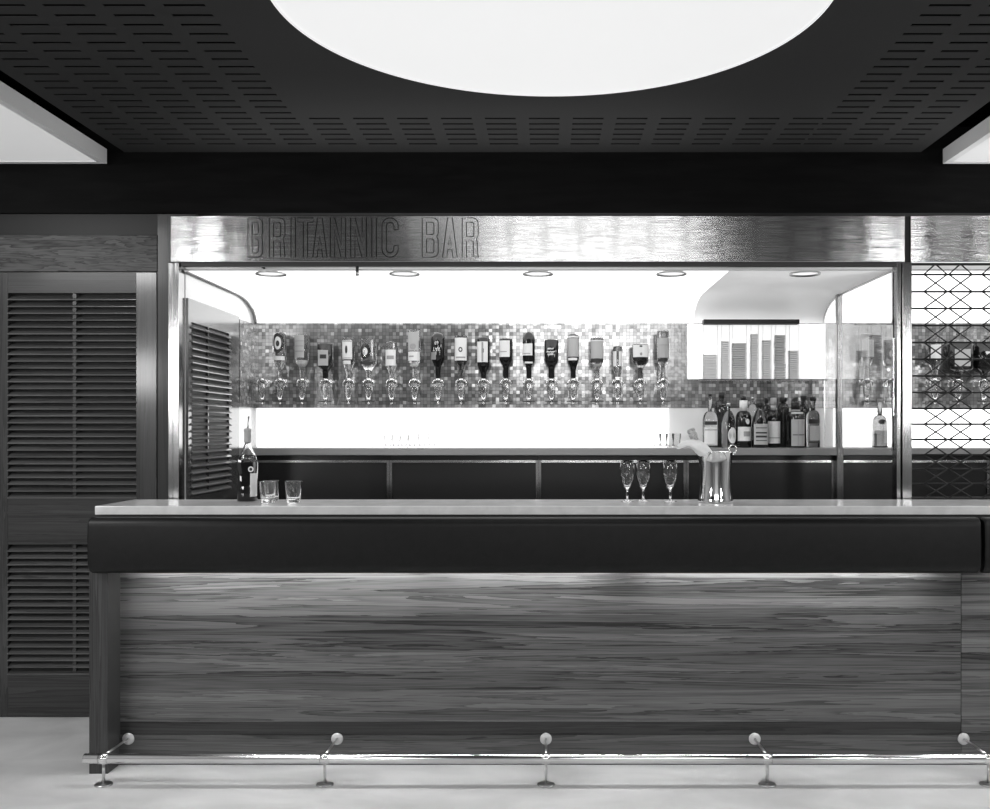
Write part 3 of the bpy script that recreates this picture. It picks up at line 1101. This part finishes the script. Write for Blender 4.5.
HB.append(hung_bottle(617.5, 9, 346.5, 368, 380, 'spirit', 'slim upside down clear bottle with two white strips', marks=(
    ('label', 'paper', 351.5, 366.5, -75, -18), ('label', 'paper', 351.5, 366.5, 12, 70))))
HB.append(hung_bottle(640.3, 16, 344.6, 361, 380, 'whisky', 'broad upside down bottle with white label over dark spirit', sq=3.0, shoulder_len=6, marks=(
    ('label', 'paper', 345.4, 357.6, -58, 54), ('emblem', 'ink', 346, 347.6, -10, 8, 1), ('emblem_oval', 'ink_mid', 353, 356, -8, 8, 1))))
HB.append(hung_bottle(663, 12, 331.2, 358.5, 380, 'spirit', 'upside down clear bottle with pale label, rightmost of the main row', marks=(
    ('label', 'paper_grey', 338.4, 358, -72, 60), ('stripe', 'ink_mid', 345, 345.7, -50, 40, 1), ('label', 'ink', 358.8, 362, -60, 40))))
# white letters on the dark bottle, upside down like the bottle; scrawl on the stout one
t, x, r = vb
text_patch('VAT\n69', 0.033, r + 0.002, (x, YO), zo(346.3), True, 'paper', t, a_shift=-0.12)
t, x, r = sb
for k, (zc, ph, w_) in enumerate(((349.3, 0.3, 0.8), (352.4, 1.2, 1.0), (355, 2.0, 0.7))):
    m = MB()
    pts = []
    for i in range(22):
        u = i / 21 - 0.5
        a = math.radians(62 * u * w_ - 8)
        z = zo(zc) + 0.0055 * math.sin(u * 30 + ph)
        pts.append((x + (r * 1.02 + 0.002) * math.sin(a), YO - (r + 0.0015) * (1.0 if abs(a) < .4 else 1.0), z))
    m.tube(pts, 0.0020, 5)
    m.build('lettering', 'paper', t)

# bottles seen behind the glass partition and the grille
HB.append(hung_bottle(868, 12.5, 333, 357, 380, 'spirit', 'upside down clear bottle with dark cap seen through the glass partition', dome=3, marks=(
    ('label', 'paper_grey', 340, 357, -70, 60), ('band', 'ink', 334.5, 337, -80, 80))))
HB.append(hung_bottle(892, 14, 342, 363, 380, 'spirit', 'upside down clear bottle with dark octagonal label beside the right steel post', sq=4.0, marks=(
    ('oval_label', 'ink', 347, 361, -60, 45), ('emblem_oval', 'paper', 350, 358, -36, 26, 1), ('label', 'ink', 364, 367, -55, 55))))
HB.append(hung_bottle(935, 12, 338, 362, 380, 'spirit', 'upside down clear bottle behind the left of the lattice', marks=(
    ('label', 'paper', 345, 360, -60, 44),)))
HB.append(hung_bottle(958, 25, 344, 369, 382, 'dark_glass', 'broad upside down dark bottle with pale label behind the lattice', sq=5.0, shoulder_len=5, marks=(
    ('label', 'paper_grey', 350, 367, -34, 30),)))
HB.append(hung_bottle(984, 20, 343, 368, 382, 'dark_glass', 'broad upside down black bottle behind the lattice at the right edge', sq=4.0, shoulder_len=6))

# dispensers: one built, the rest copied
def make_optic(loc, label):
    t = thing('spirit_optic', loc, label, 'dispenser', 'spirit dispensers on the mosaic')
    s = DO / F
    x, y = loc[0], loc[1]
    z = lambda p: wz(p, DO)
    m = MB()
    m.lathe([(0.012, z(381.5)), (0.018, z(380.8)), (0.020, z(379.6)), (0.016, z(378.6))], (x, y, 0), 18)
    m.build('collar', 'chrome', t)
    m = MB()
    out = [(0.006, z(400.6)), (0.012, z(398.5)), (0.021, z(393.5)), (0.0235, z(389)), (0.021, z(384)), (0.013, z(381.6))]
    inn = [(0.010, z(382.4)), (0.018, z(384.4)), (0.0205, z(389)), (0.018, z(393.2)), (0.009, z(397.6)), (0.003, z(399))]
    m.lathe(out + inn, (x, y, 0), 20)
    m.build('measure_chamber', 'glass', t)
    m = MB()
    m.lathe([(0.004, z(404)), (0.006, z(402.5)), (0.0065, z(400.8))], (x, y, 0), 12)
    m.build('spout', 'chrome', t)
    for sgn in (-1, 1):
        m = MB()
        m.tube([(x + sgn * 0.018, y, z(379.6)), (x + sgn * 0.030, y, z(382)), (x + sgn * 0.030, y, z(386))], 0.0035, 8)
        m.build('lug', 'chrome', t)
    bx(x - 0.038, x + 0.038, y - 0.012, y - 0.004, z(401.9), z(400.9)).build('press_bar', 'ink', t)
    m = MB()
    m.box(x - 0.010, x + 0.010, y + 0.012, YR - 0.001, z(381.3), z(378.8))
    m.box(x - 0.014, x + 0.014, YR - 0.008, YR - 0.001, z(386), z(379))
    m.build('wall_bracket', 'chrome', t)
    return t


pos = [280, 302, 325.5, 348.5, 368.5, 391.5, 414.5, 438, 461, 483.5, 505.8, 528.8, 551.5, 573.3, 597, 617.5, 640.3, 663, 868, 892, 935, 958, 984]
held = ['oval labelled bottle at the left end', 'striped label bottle, second from left', 'square dark bottle with the picture label', 'bottle with the tree mark',
        'bottle with the octagonal label left of centre', 'bottle with the low white label', 'bottle with the white neck scarf', 'dark bottle with bold inverted letters',
        'bottle with the small dark ring', 'bottle with the split white label', 'dark bottle with the square white label', 'tall domed dark bottle', 'dark bottle with the scrawl',
        'slim dark bottle with the long label', 'bottle with the dark shoulder band', 'slim bottle with two white strips', 'broad bottle with the white label', 'bottle at the right end of the main row',
        'bottle seen through the glass partition', 'bottle beside the right steel post', 'clear bottle behind the lattice', 'broad labelled dark bottle behind the lattice', 'black bottle at the right edge']
opt = None
for px, h_ in zip(pos, held):
    lab = 'glass and chrome dispenser under the ' + h_
    if opt is None:
        opt = make_optic((wx(px, DO), YO, wz(404, DO)), lab)
    else:
        c = copy_tree(opt)
        c.location = (wx(px, DO), YO, wz(404, DO))
        c['label'] = lab
c = copy_tree(opt)
c.location = (wx(262, DO), YO, wz(404, DO))
c['label'] = 'empty glass and chrome dispenser with no bottle at the far left of the mosaic'


# ------------------------------------------------------------------ standing bottles
def standing_bottle(px, w, top, d, base_z, base_py, mat, label, shoulder, neck_y, neck_w=4.2, sq=0.0, cap=None, marks=(), group='bottles standing on the back counter', name='spirit_bottle', sh_pow=1.0, body_mats=None):
    x = wx(px, d)
    y = wy(d)
    s = d / F
    r = w / 2 * s
    rn = neck_w / 2 * s
    zz = lambda p: base_z + (base_py - p) * s
    t = thing(name, (x, y, base_z), label, 'bottle', group)
    cap_y = cap[1] if cap else top
    prof = [(0.004, base_z + 0.003), (r * 0.94, base_z + 0.0006), (r, base_z + 0.004), (r, zz(shoulder))]
    for i in range(1, 7):
        a = i / 6
        k = math.cos(a * PI / 2) ** sh_pow
        prof.append((rn + (r - rn) * k, zz(shoulder + (neck_y - shoulder) * math.sin(a * PI / 2) if sh_pow >= 1 else shoulder + (neck_y - shoulder) * a)))
    prof += [(rn, zz(cap_y + 0.4)), (rn * 0.9, zz(cap_y))]
    m = MB()
    m.lathe(prof, (x, y, 0), 24, sq=sq)
    m.build('glass_body', mat, t)
    if cap:
        m = MB()
        rc = cap[2] / 2 * s
        m.lathe([(rc, zz(cap[1])), (rc, zz(cap[0] + 0.5)), (rc * 0.85, zz(cap[0]))], (x, y, 0), 16)
        m.build('cap', cap[3], t)
    last = None
    for mk in marks:
        nm, mm, ya, yb_, a0, a1 = mk[:6]
        sub = len(mk) > 6 and mk[6]
        rr_ = r + (0.0022 if sub else 0.0012)
        m = MB()
        if nm == 'neck_foil':
            m.lathe([(rn + 0.0015, zz(yb_)), (rn + 0.0015, zz(ya))], (x, y, 0), 16)
        elif nm in ('oval_label', 'emblem_oval'):
            nm = 'label' if nm == 'oval_label' else 'emblem'
            zc, hz = (zz(ya) + zz(yb_)) / 2, abs(zz(ya) - zz(yb_)) / 2
            ac, ha = math.radians((a0 + a1) / 2), math.radians(abs(a1 - a0) / 2)
            pts = []
            for i in range(20):
                q = 2 * PI * i / 20
                aa = ac + ha * math.cos(q)
                pts.append(m.bm.verts.new((x + rr_ * math.sin(aa), y - rr_ * math.cos(aa), zc + hz * math.sin(q))))
            cv = m.bm.verts.new((x + rr_ * math.sin(ac), y - rr_ * math.cos(ac), zc))
            for i in range(20):
                m.bm.faces.new((cv, pts[i], pts[(i + 1) % 20]))
        else:
            m.patch([(rr_, zz(yb_)), (rr_, zz(ya))], a0, a1, (x, y, 0), 10, sq=sq)
        o = m.build(nm, mm, last if (sub and last is not None) else t)
        if not sub:
            last = o
    return t


DS = 5.66
BC = Z_BC + 0.0005
PB = 447.2
standing_bottle(710, 14, 393.5, DS, BC, PB, 'spirit', 'clear standing bottle with white label, leftmost on the back counter', 420, 411, 3.6, sq=4.0,
                cap=(393.5, 396.5, 3.6, 'black'), marks=(('label', 'paper', 427, 443.5, -52, 50), ('lettering', 'ink', 421, 424.5, -46, 44), ('band', 'ink_mid', 429, 430, -46, 44, 1), ('strip', 'ink', 445, 447, -60, 60)))
standing_bottle(728.5, 14.5, 404, DS - 0.03, BC, PB, 'spirit', 'clear standing bottle with oval pale label, second from the left', 428, 410, 3.6,
                cap=(402.5, 405.5, 3.8, 'satin'), sh_pow=1.3, marks=(('oval_label', 'paper', 427, 443, -15, 62),))
standing_bottle(743.5, 15.5, 396, DS, BC, PB, 'dark_glass', 'dark standing bottle with white neck foil and white label', 418, 411, 7.5,
                cap=(396, 400, 5.0, 'black'), marks=(('neck_foil', 'paper', 400, 410.5, 0, 0), ('label', 'paper', 426.5, 440.5, -55, 52), ('emblem', 'ink_mid', 431, 436, -10, 40, 1), ('oval_label', 'paper', 418.5, 424, 6, 36)))
standing_bottle(760, 16.5, 402.5, DS - 0.04, BC, PB, 'dark_glass', 'dark standing bottle with long cone shoulders and ruled label', 427, 408, 5.2,
                cap=(402.5, 407, 5.6, 'black'), sh_pow=0.9, marks=(('label', 'paper_grey', 423.5, 444, -56, 54), ('lettering', 'ink', 431.5, 433, -40, 40, 1), ('lettering', 'ink', 435, 437, -40, 40, 1), ('line', 'ink', 439.6, 440.4, -40, 40, 1), ('line', 'ink', 427, 427.8, -40, 40, 1)))
standing_bottle(773.5, 13.5, 397.5, DS + 0.03, BC, PB, 'dark_glass', 'dark standing bottle with tall pale label and pale cap', 419, 410, 5.0,
                cap=(397.5, 405, 6.0, 'paper_grey'), marks=(('neck_foil', 'paper_grey', 405, 410, 0, 0), ('label', 'paper', 421, 443, -62, 58), ('line', 'ink_mid', 437, 438, -50, 50, 1)))
standing_bottle(795.5, 18, 402, DS - 0.02, BC, PB, 'dark_glass', 'large dark standing bottle with long grey label and pale collar', 416, 411, 9.0,
                cap=(402, 409, 8.8, 'black'), marks=(('neck_foil', 'paper_grey', 409.2, 411, 0, 0), ('label', 'paper_grey', 419, 445.5, -40, 58), ('stripe', 'ink_mid', 420, 445, 0, 4, 1), ('line', 'ink', 434, 434.8, -30, 50, 1), ('collar_label', 'paper', 411.8, 413.4, -40, 40)))
standing_bottle(813, 13.6, 397, DS, BC, PB, 'whisky', 'standing bottle with lettered shoulder and pale label, rightmost on the back counter', 418, 410, 4.6,
                cap=(396.5, 400.5, 6.6, 'black'), marks=(('lettering', 'ink', 419, 423, -50, 50), ('label', 'paper_grey', 425.5, 440, -40, 62), ('line', 'ink', 441, 442.4, -50, 60)))
# second row
standing_bottle(721.5, 15, 392.5, DS + 0.09, BC, PB, 'brown_glass', 'smoky decanter with dark stopper behind the two left bottles', 408, 400, 5, cap=(392.5, 398, 6, 'ink'))
standing_bottle(752.5, 9, 398, DS + 0.09, BC, PB, 'spirit', 'slim clear bottle behind the gap between the two dark bottles', 412, 404, 3.2, cap=(397, 400, 3, 'satin'))
standing_bottle(766.5, 9, 399, DS + 0.10, BC, PB, 'brown_glass', 'slim brown bottle behind the cone shouldered bottle', 412, 405, 3.2, cap=(398, 403, 3.6, 'ink'))
standing_bottle(783, 12, 397.5, DS + 0.09, BC, PB, 'brown_glass', 'brown bottle with square dark cap behind the tall pale label', 410, 403, 5, cap=(397.5, 402, 7, 'ink'))
standing_bottle(803.5, 12, 396, DS + 0.09, BC, PB, 'dark_glass', 'dark bottle half hidden between the two rightmost bottles', 410, 404, 5, cap=(395.5, 400, 6, 'ink'))
# in the second bay
standing_bottle(880.5, 14.5, 398.5, DS, BC, PB, 'whisky', 'lone standing bottle with round neck seal beyond the glass partition', 424, 415, 4.6,
                cap=(398.5, 402, 5, 'ink_mid'), marks=(('label', 'paper_grey', 430, 445, -60, 60), ('oval_label', 'ink', 419, 424, -30, 30), ('band', 'ink', 445.4, 447, -70, 70), ('edge', 'ink', 433, 446, -62, -40, 1)))


# small glasses on the back counter
def lathe_thing(name, prof, loc, label, cat, group, part, mat, seg=28):
    t = thing(name, loc, label, cat, group)
    m = MB()
    m.lathe([(r, z + loc[2]) for r, z in prof], (loc[0], loc[1], 0), seg)
    m.build(part, mat, t)
    return t


SHORT = [(0.016, 0.0), (0.020, 0.002), (0.026, 0.08), (0.025, 0.081), (0.0185, 0.008), (0.002, 0.007)]
m = None
for i, px in enumerate([388, 396, 404, 412, 422, 432, 657, 663.5, 670, 676.5]):
    a = 'below the left bottles' if i < 6 else 'behind the wine glasses'
    side = ['first', 'second', 'third', 'fourth', 'fifth', 'sixth'][i if i < 6 else i - 6]
    loc = (wx(px, 5.70), wy(5.70), Z_BC + 0.0005)
    o = lathe_thing('shot_glass', SHORT, loc, 'faint small glass on back counter %s, %s from left' % (a, side), 'glass', 'little glasses on the back counter', 'glass_body', 'tube_plastic', 16) if m is None else copy_tree(m)
    o.location = loc
    o['label'] = 'faint small glass on back counter %s, %s from left' % (a, side)
    if m is None:
        m = o

# ------------------------------------------------------------------ packet rack
DK = 5.78
YK = wy(DK)
xk0, xk1 = wx(686.5, D_REAR), wx(825, D_REAR) - 0.004
o = bx(xk0 + 0.004, xk1, YR - 0.035, YR - 0.001, wz(379, 5.82), wz(324, 5.82)).build('light_box', 'opal_box', None, bevel=0.003)
tag(o, 'glowing white light box behind the packet rack', 'light box')
rack = thing('packet_rack', (wx(750, DK), YK, wz(381, DK)), 'wall rack of seven clear upright tubes under a black rail', 'rack')
bx(wx(703, DK), wx(798, DK), YK - 0.035, YK + 0.028, wz(324.6, DK), wz(320, DK)).build('top_rail', 'black', rack, bevel=0.001)
bx(wx(698, DK), wx(825, DK), YK - 0.045, YK + 0.030, wz(380.6, DK), wz(379.4, DK)).build('glass_shelf', 'tube_plastic', rack)
COLS = [(703, 716, 354.5, 1.5, 'first'), (721, 728, 341, 2.0, 'second'), (732, 745, 343, 2.2, 'third'), (750.2, 756.8, 334, 1.7, 'fourth'),
        (762, 769.6, 340, 1.9, 'fifth'), (774.6, 784, 335, 2.6, 'sixth'), (788.4, 797, 350.5, 2.0, 'seventh')]
ztop, zbot = wz(324.8, DK), wz(379.2, DK)
for k, (a, b_, ty, h_, nth) in enumerate(COLS):
    x0, x1 = wx(a, DK), wx(b_, DK)
    t = MB()
    e = 0.0015
    yk0, yk1 = YK - 0.034, YK + 0.018
    t.box(x0 - e * 2, x0 - e, yk0 - e, yk1 + e, zbot, ztop)
    t.box(x1 + e, x1 + e * 2, yk0 - e, yk1 + e, zbot, ztop)
    t.build('tube', 'tube_plastic', rack)
    zt_k = wz(ty, DK)
    n = max(4, int(round((379.2 - ty) / h_)))
    hh = (zt_k - zbot) / n
    pm = None
    for i in range(n):
        z = zbot + hh * i
        lab = 'flat packet stacked in the %s clear tube of the rack from left' % nth
        if pm is None:
            q = bx(x0, x1, yk0 + 0.002, yk1 - 0.002, z + 0.0005, z + hh * 0.80)
            pm = q.build('flat_packet', 'packet_dark' if k in (2, 5) else 'packet', None)
            tag(pm, lab, 'packet', 'packets stacked in the %s tube' % nth)
        else:
            c = pm.copy()
            COL.objects.link(c)
            c.location.z = z + 0.0005
            c.location.x += random.uniform(-0.0012, 0.0012) * (2.0 if k == 5 else 1.0)

# ------------------------------------------------------------------ things on the front counter
CT = Z_CT + 0.0006
# bottle with pourer
d = 4.50
x, y = wx(247.6, d), wy(d)
s = d / F
t = thing('liqueur_bottle', (x, y, CT), 'dark bottle with metal pourer at the left of the bar top', 'bottle')
r = 0.0425
m = MB()
m.lathe([(0.004, CT + 0.004), (r * 0.95, CT), (r, CT + 0.005), (r, CT + 0.178), (0.004, CT + 0.1785)], (x, y, 0), 28, sq=3.5)
m.build('filled_body', 'dark_glass', t)
m = MB()
m.lathe([(0.010, CT + 0.1788), (r, CT + 0.1788), (r * 0.97, CT + 0.190), (r * 0.80, CT + 0.212), (r * 0.5, CT + 0.238), (0.0125, CT + 0.262), (0.0115, CT + 0.285),
         (0.0095, CT + 0.285), (0.0105, CT + 0.262), (r * 0.45, CT + 0.238), (r * 0.75, CT + 0.212), (r * 0.92, CT + 0.190), (0.010, CT + 0.1815)], (x, y, 0), 28, cap=False)
m.build('clear_shoulder', 'glass', t)
m = MB()
m.lathe([(0.0135, CT + 0.268), (0.0155, CT + 0.274), (0.0155, CT + 0.316), (0.017, CT + 0.318), (0.017, CT + 0.328), (0.012, CT + 0.333)], (x, y, 0), 20)
pc = m.build('pourer_cork', 'paper_grey', t)
m = MB()
m.tube([(x, y, CT + 0.33), (x + 0.002, y, CT + 0.345), (x + 0.006, y, CT + 0.388)], 0.0045, 10)
m.build('pour_spout', 'satin', pc)
m = MB()
m.patch([(r + 0.0015, CT + 0.022), (r + 0.0015, CT + 0.128)], 30, 88, (x, y, 0), 8, sq=3.5)
m.build('label', 'paper', t)
m = MB()
for (rx, mm) in ((0.013, None),):
    aa = math.radians(38)
    cx_, cy_, cz_ = x + 0.028, y - 0.0445, CT + 0.147
    ring = [m.bm.verts.new((cx_ + rx * math.cos(q * PI / 8), cy_, cz_ + rx * math.sin(q * PI / 8))) for q in range(16)]
    m.bm.faces.new(ring)
e = m.build('seal', 'paper', t)
m = MB()
ring = [m.bm.verts.new((cx_ + 0.007 * math.cos(q * PI / 8), cy_ - 0.0006, cz_ + 0.007 * math.sin(q * PI / 8))) for q in range(16)]
m.bm.faces.new(ring)
m.build('seal_mark', 'ink', e)

TUM = [(0.028, 0.0), (0.030, 0.002), (0.0385, 0.094), (0.0385, 0.0955), (0.0365, 0.0955), (0.0360, 0.093), (0.0295, 0.022), (0.027, 0.019), (0.002, 0.018)]
tum = None
for px, d, lab in ((267.8, 4.385, 'short tumbler nearest the dark bottle, front of the overlapping pair'), (271.5, 4.475, 'short tumbler half hidden behind another beside the dark bottle'), (293.5, 4.40, 'short clear tumbler standing alone right of the pair')):
    loc = (wx(px, d), wy(d), CT)
    if tum is None:
        tum = lathe_thing('tumbler', TUM, loc, lab, 'glass', 'tumblers on the bar top', 'glass_body', 'glass', 32)
    else:
        c = copy_tree(tum)
        c.location = loc
        c['label'] = lab

gob = None
BOWL = [(0.005, 0.052), (0.0085, 0.060), (0.0185, 0.074), (0.0275, 0.098), (0.0332, 0.125), (0.0338, 0.145), (0.0312, 0.170), (0.0282, 0.187),
        (0.0272, 0.187), (0.0302, 0.169), (0.0327, 0.145), (0.0322, 0.126), (0.0265, 0.099), (0.0165, 0.076), (0.002, 0.066)]
FOOT = [(0.029, 0.0), (0.029, 0.0018), (0.018, 0.004), (0.007, 0.008), (0.0048, 0.016), (0.0045, 0.042), (0.005, 0.0518)]
for px, d, lab in ((627.2, 4.455, 'leftmost clear tulip wine glass on the bar top'), (643.2, 4.475, 'middle clear tulip wine glass overlapping the leftmost'), (670.2, 4.455, 'clear tulip wine glass standing nearest the ice bucket')):
    loc = (wx(px, d), wy(d), CT)
    if gob is None:
        gob = thing('wine_glass', loc, lab, 'glass', 'wine glasses on the bar top')
        m = MB()
        m.lathe([(r_, z_ + CT) for r_, z_ in BOWL], (loc[0], loc[1], 0), 32)
        m.build('bowl', 'glass', gob)
        m = MB()
        m.lathe([(r_, z_ + CT) for r_, z_ in FOOT], (loc[0], loc[1], 0), 32)
        m.build('stem', 'glass', gob)
    else:
        c = copy_tree(gob)
        c.location = loc
        c['label'] = lab

# ice bucket
d = 4.43
bxx, byy = wx(715.5, d), wy(d)
t = thing('ice_bucket', (bxx, byy, CT), 'polished chrome ice bucket with flared foot on the bar top', 'ice bucket')
m = MB()
m.lathe([(0.070, 0.0), (0.079, 0.001), (0.0795, 0.004), (0.0760, 0.020), (0.0720, 0.055), (0.0705, 0.090), (0.0710, 0.130), (0.0735, 0.180), (0.0765, 0.224), (0.078, 0.226),
         (0.0765, 0.228), (0.0735, 0.225), (0.070, 0.180), (0.0675, 0.130), (0.067, 0.060), (0.060, 0.012), (0.002, 0.010)], (bxx, byy, CT), 48)
m.build('body', 'chrome', t)
for sgn in (1, -1):
    m = MB()
    cx_, cz_ = bxx + sgn * 0.079, CT + 0.238
    m.tube([(cx_ + 0.017 * math.cos(a), byy + 0.004, cz_ + 0.019 * math.sin(a)) for a in [2 * PI * i / 18 for i in range(18)]], 0.0032, 8, closed=True)
    hd = m.build('ring_handle', 'chrome', t)
    m = MB()
    m.lathe([(0.006, -0.004), (0.006, 0.010)], (bxx + sgn * 0.074, byy + 0.004, CT + 0.218), 10, rot=Matrix.Rotation(sgn * PI / 2, 3, 'Y'))
    m.build('lug', 'chrome', hd)

# champagne bottle leaning in the bucket
p0 = Vector((bxx + 0.022, byy + 0.002, CT + 0.03))
p1 = Vector((wx(689.8, d), byy - 0.01, wz(428.8, d)))
ax = (p1 - p0)
LEN = ax.length
rot = Vector((0, 0, 1)).rotation_difference(ax.normalized()).to_matrix()
t = thing('champagne_bottle', tuple(p0), 'champagne bottle leaning in the ice bucket with foil neck showing', 'bottle')
m = MB()
m.lathe([(0.026, 0.0), (0.030, 0.004), (0.030, LEN * 0.45), (0.022, LEN * 0.62), (0.0165, LEN * 0.74)], tuple(p0), 24, rot=rot)
m.build('glass_body', 'dark_glass', t)
m = MB()
m.lathe([(0.0168, LEN * 0.742), (0.0165, LEN * 0.86), (0.0195, LEN * 0.875), (0.0195, LEN * 0.92), (0.017, LEN * 0.93), (0.0195, LEN * 0.97), (0.016, LEN * 0.995), (0.004, LEN)], tuple(p0), 20, rot=rot)
m.build('foil_neck', 'foil', t)

# napkin draped over the bottle neck and the bucket rim
def pz(px, py, dd=4.40):
    return (wx(px, dd), wy(dd), wz(py, dd))


m = MB()
rows = []
keys = [  # a folded cloth: stations from the far left tip to the bucket rim: (px, py_top, py_bot, depth centre, half thickness)
    (677.0, 446.5, 449.5, 4.395, 0.006),
    (680.5, 443.0, 448.3, 4.388, 0.016),
    (684.5, 441.5, 446.8, 4.390, 0.026),
    (689.0, 439.8, 447.0, 4.396, 0.032),
    (693.5, 439.4, 450.5, 4.402, 0.036),
    (698.0, 440.2, 455.0, 4.402, 0.040),
    (703.0, 441.6, 456.4, 4.402, 0.042),
    (707.5, 444.6, 456.8, 4.404, 0.040),
    (711.0, 449.5, 457.0, 4.405, 0.032),
    (713.2, 454.0, 457.0, 4.405, 0.018)]
for i, (px, yt, yb_, dd, hd) in enumerate(keys):
    ring = []
    zc = (wz(yt, dd) + wz(yb_, dd)) / 2
    hz = (wz(yt, dd) - wz(yb_, dd)) / 2
    for k in range(16):
        a = 2 * PI * k / 16
        wob = 1.06 + 0.20 * math.sin(3 * a + i * 1.1) + 0.14 * math.sin(5 * a - i * 0.9)
        ring.append(m.bm.verts.new((wx(px, dd) + 0.006 * math.sin(2 * a + i), wy(dd) + hd * math.cos(a) * wob, zc + hz * math.sin(a) * wob)))
    rows.append(ring)
for A, B in zip(rows, rows[1:]):
    for k in range(16):
        f = m.bm.faces.new((A[k], A[(k + 1) % 16], B[(k + 1) % 16], B[k]))
        f.smooth = True
m.bm.faces.new(rows[0][::-1])
m.bm.faces.new(rows[-1])
o = m.build('napkin', 'linen', None, subsurf=1)
tag(o, 'white napkin draped over the bottle neck and bucket rim', 'napkin')


# ------------------------------------------------------------------ lights
def area(name, loc, target, size, power, sy=None):
    la = bpy.data.lights.new(name, 'AREA')
    la.energy = power
    la.size = size
    if sy:
        la.shape = 'RECTANGLE'
        la.size_y = sy
    o = bpy.data.objects.new(name, la)
    o.location = loc
    o.rotation_euler = (Vector(target) - Vector(loc)).to_track_quat('-Z', 'Y').to_euler()
    COL.objects.link(o)
    return o


area('studio_flood', (-3.45, -4.9, 2.0), (-0.5, 0.2, 0.9), 0.32, 30, 0.8)
area('studio_flood', (3.5, -4.9, 2.0), (0.8, 0.2, 0.9), 0.32, 26, 0.8)
area('studio_flood', (-4.35, -4.9, 2.08), (-0.5, 0.3, 1.0), 0.4, 14)
area('studio_flood', (4.4, -4.9, 2.08), (0.5, 0.3, 1.0), 0.3, 6)
area('added_fill', (0.55, -5.4, 2.7), (0.2, 0.2, 0.8), 2.4, 60, 1.0)  # unseen fill added behind the camera to light the bar front
area('added_wall_fill', (-0.6, -5.0, 2.8), (-0.6, -7.2, 1.5), 4.5, 60, 0.4)  # unseen fill added to brighten the rear wall that the fascia reflects
area('added_fill', (-3.3, -1.6, 2.8), (-2.9, -0.6, 0), 0.9, 50)  # out-of-view fill added to brighten the floor at left
area('added_fill', (4.0, -1.6, 2.8), (2.9, -0.4, 0), 0.9, 50)  # matching out-of-view fill added at right
for i in range(5):
    sp = bpy.data.lights.new('downlight_lamp', 'SPOT')
    sp.energy = 9
    sp.spot_size = math.radians(100)
    sp.spot_blend = 0.6
    sp.shadow_soft_size = 0.05
    o = bpy.data.objects.new('downlight_lamp', sp)
    o.location = (wx(271 + 133.5 * i, 4.78), wy(4.78), Z_SOF - 0.02)
    o.rotation_euler = (math.radians(18), 0, 0)
    COL.objects.link(o)

w = bpy.data.worlds.new('world')
scene.world = w
w.use_nodes = True
w.node_tree.nodes['Background'].inputs[0].default_value = g(0.02)

# ------------------------------------------------------------------ camera
cam = bpy.data.cameras.new('camera')
cam.sensor_width = 36.0
cam.lens = 36.0 * F / 990.0
cam.shift_x = -50.0 / 990.0
cam.shift_y = 25.5 / 990.0
cam.clip_start = 0.05
co = bpy.data.objects.new('camera', cam)
co.location = (0, CAMY, CAMH)
co.rotation_euler = (PI / 2, 0, 0)
COL.objects.link(co)
scene.camera = co

vs = scene.view_settings
vs.view_transform = 'Standard'
vs.look = 'None'
vs.exposure = 0.0
vs.gamma = 1.0
vs.use_curve_mapping = False
scene.cycles.use_denoising = True
scene.cycles.max_bounces = 14
scene.cycles.transmission_bounces = 12
scene.cycles.transparent_max_bounces = 12
scene.cycles.sample_clamp_indirect = 4.0
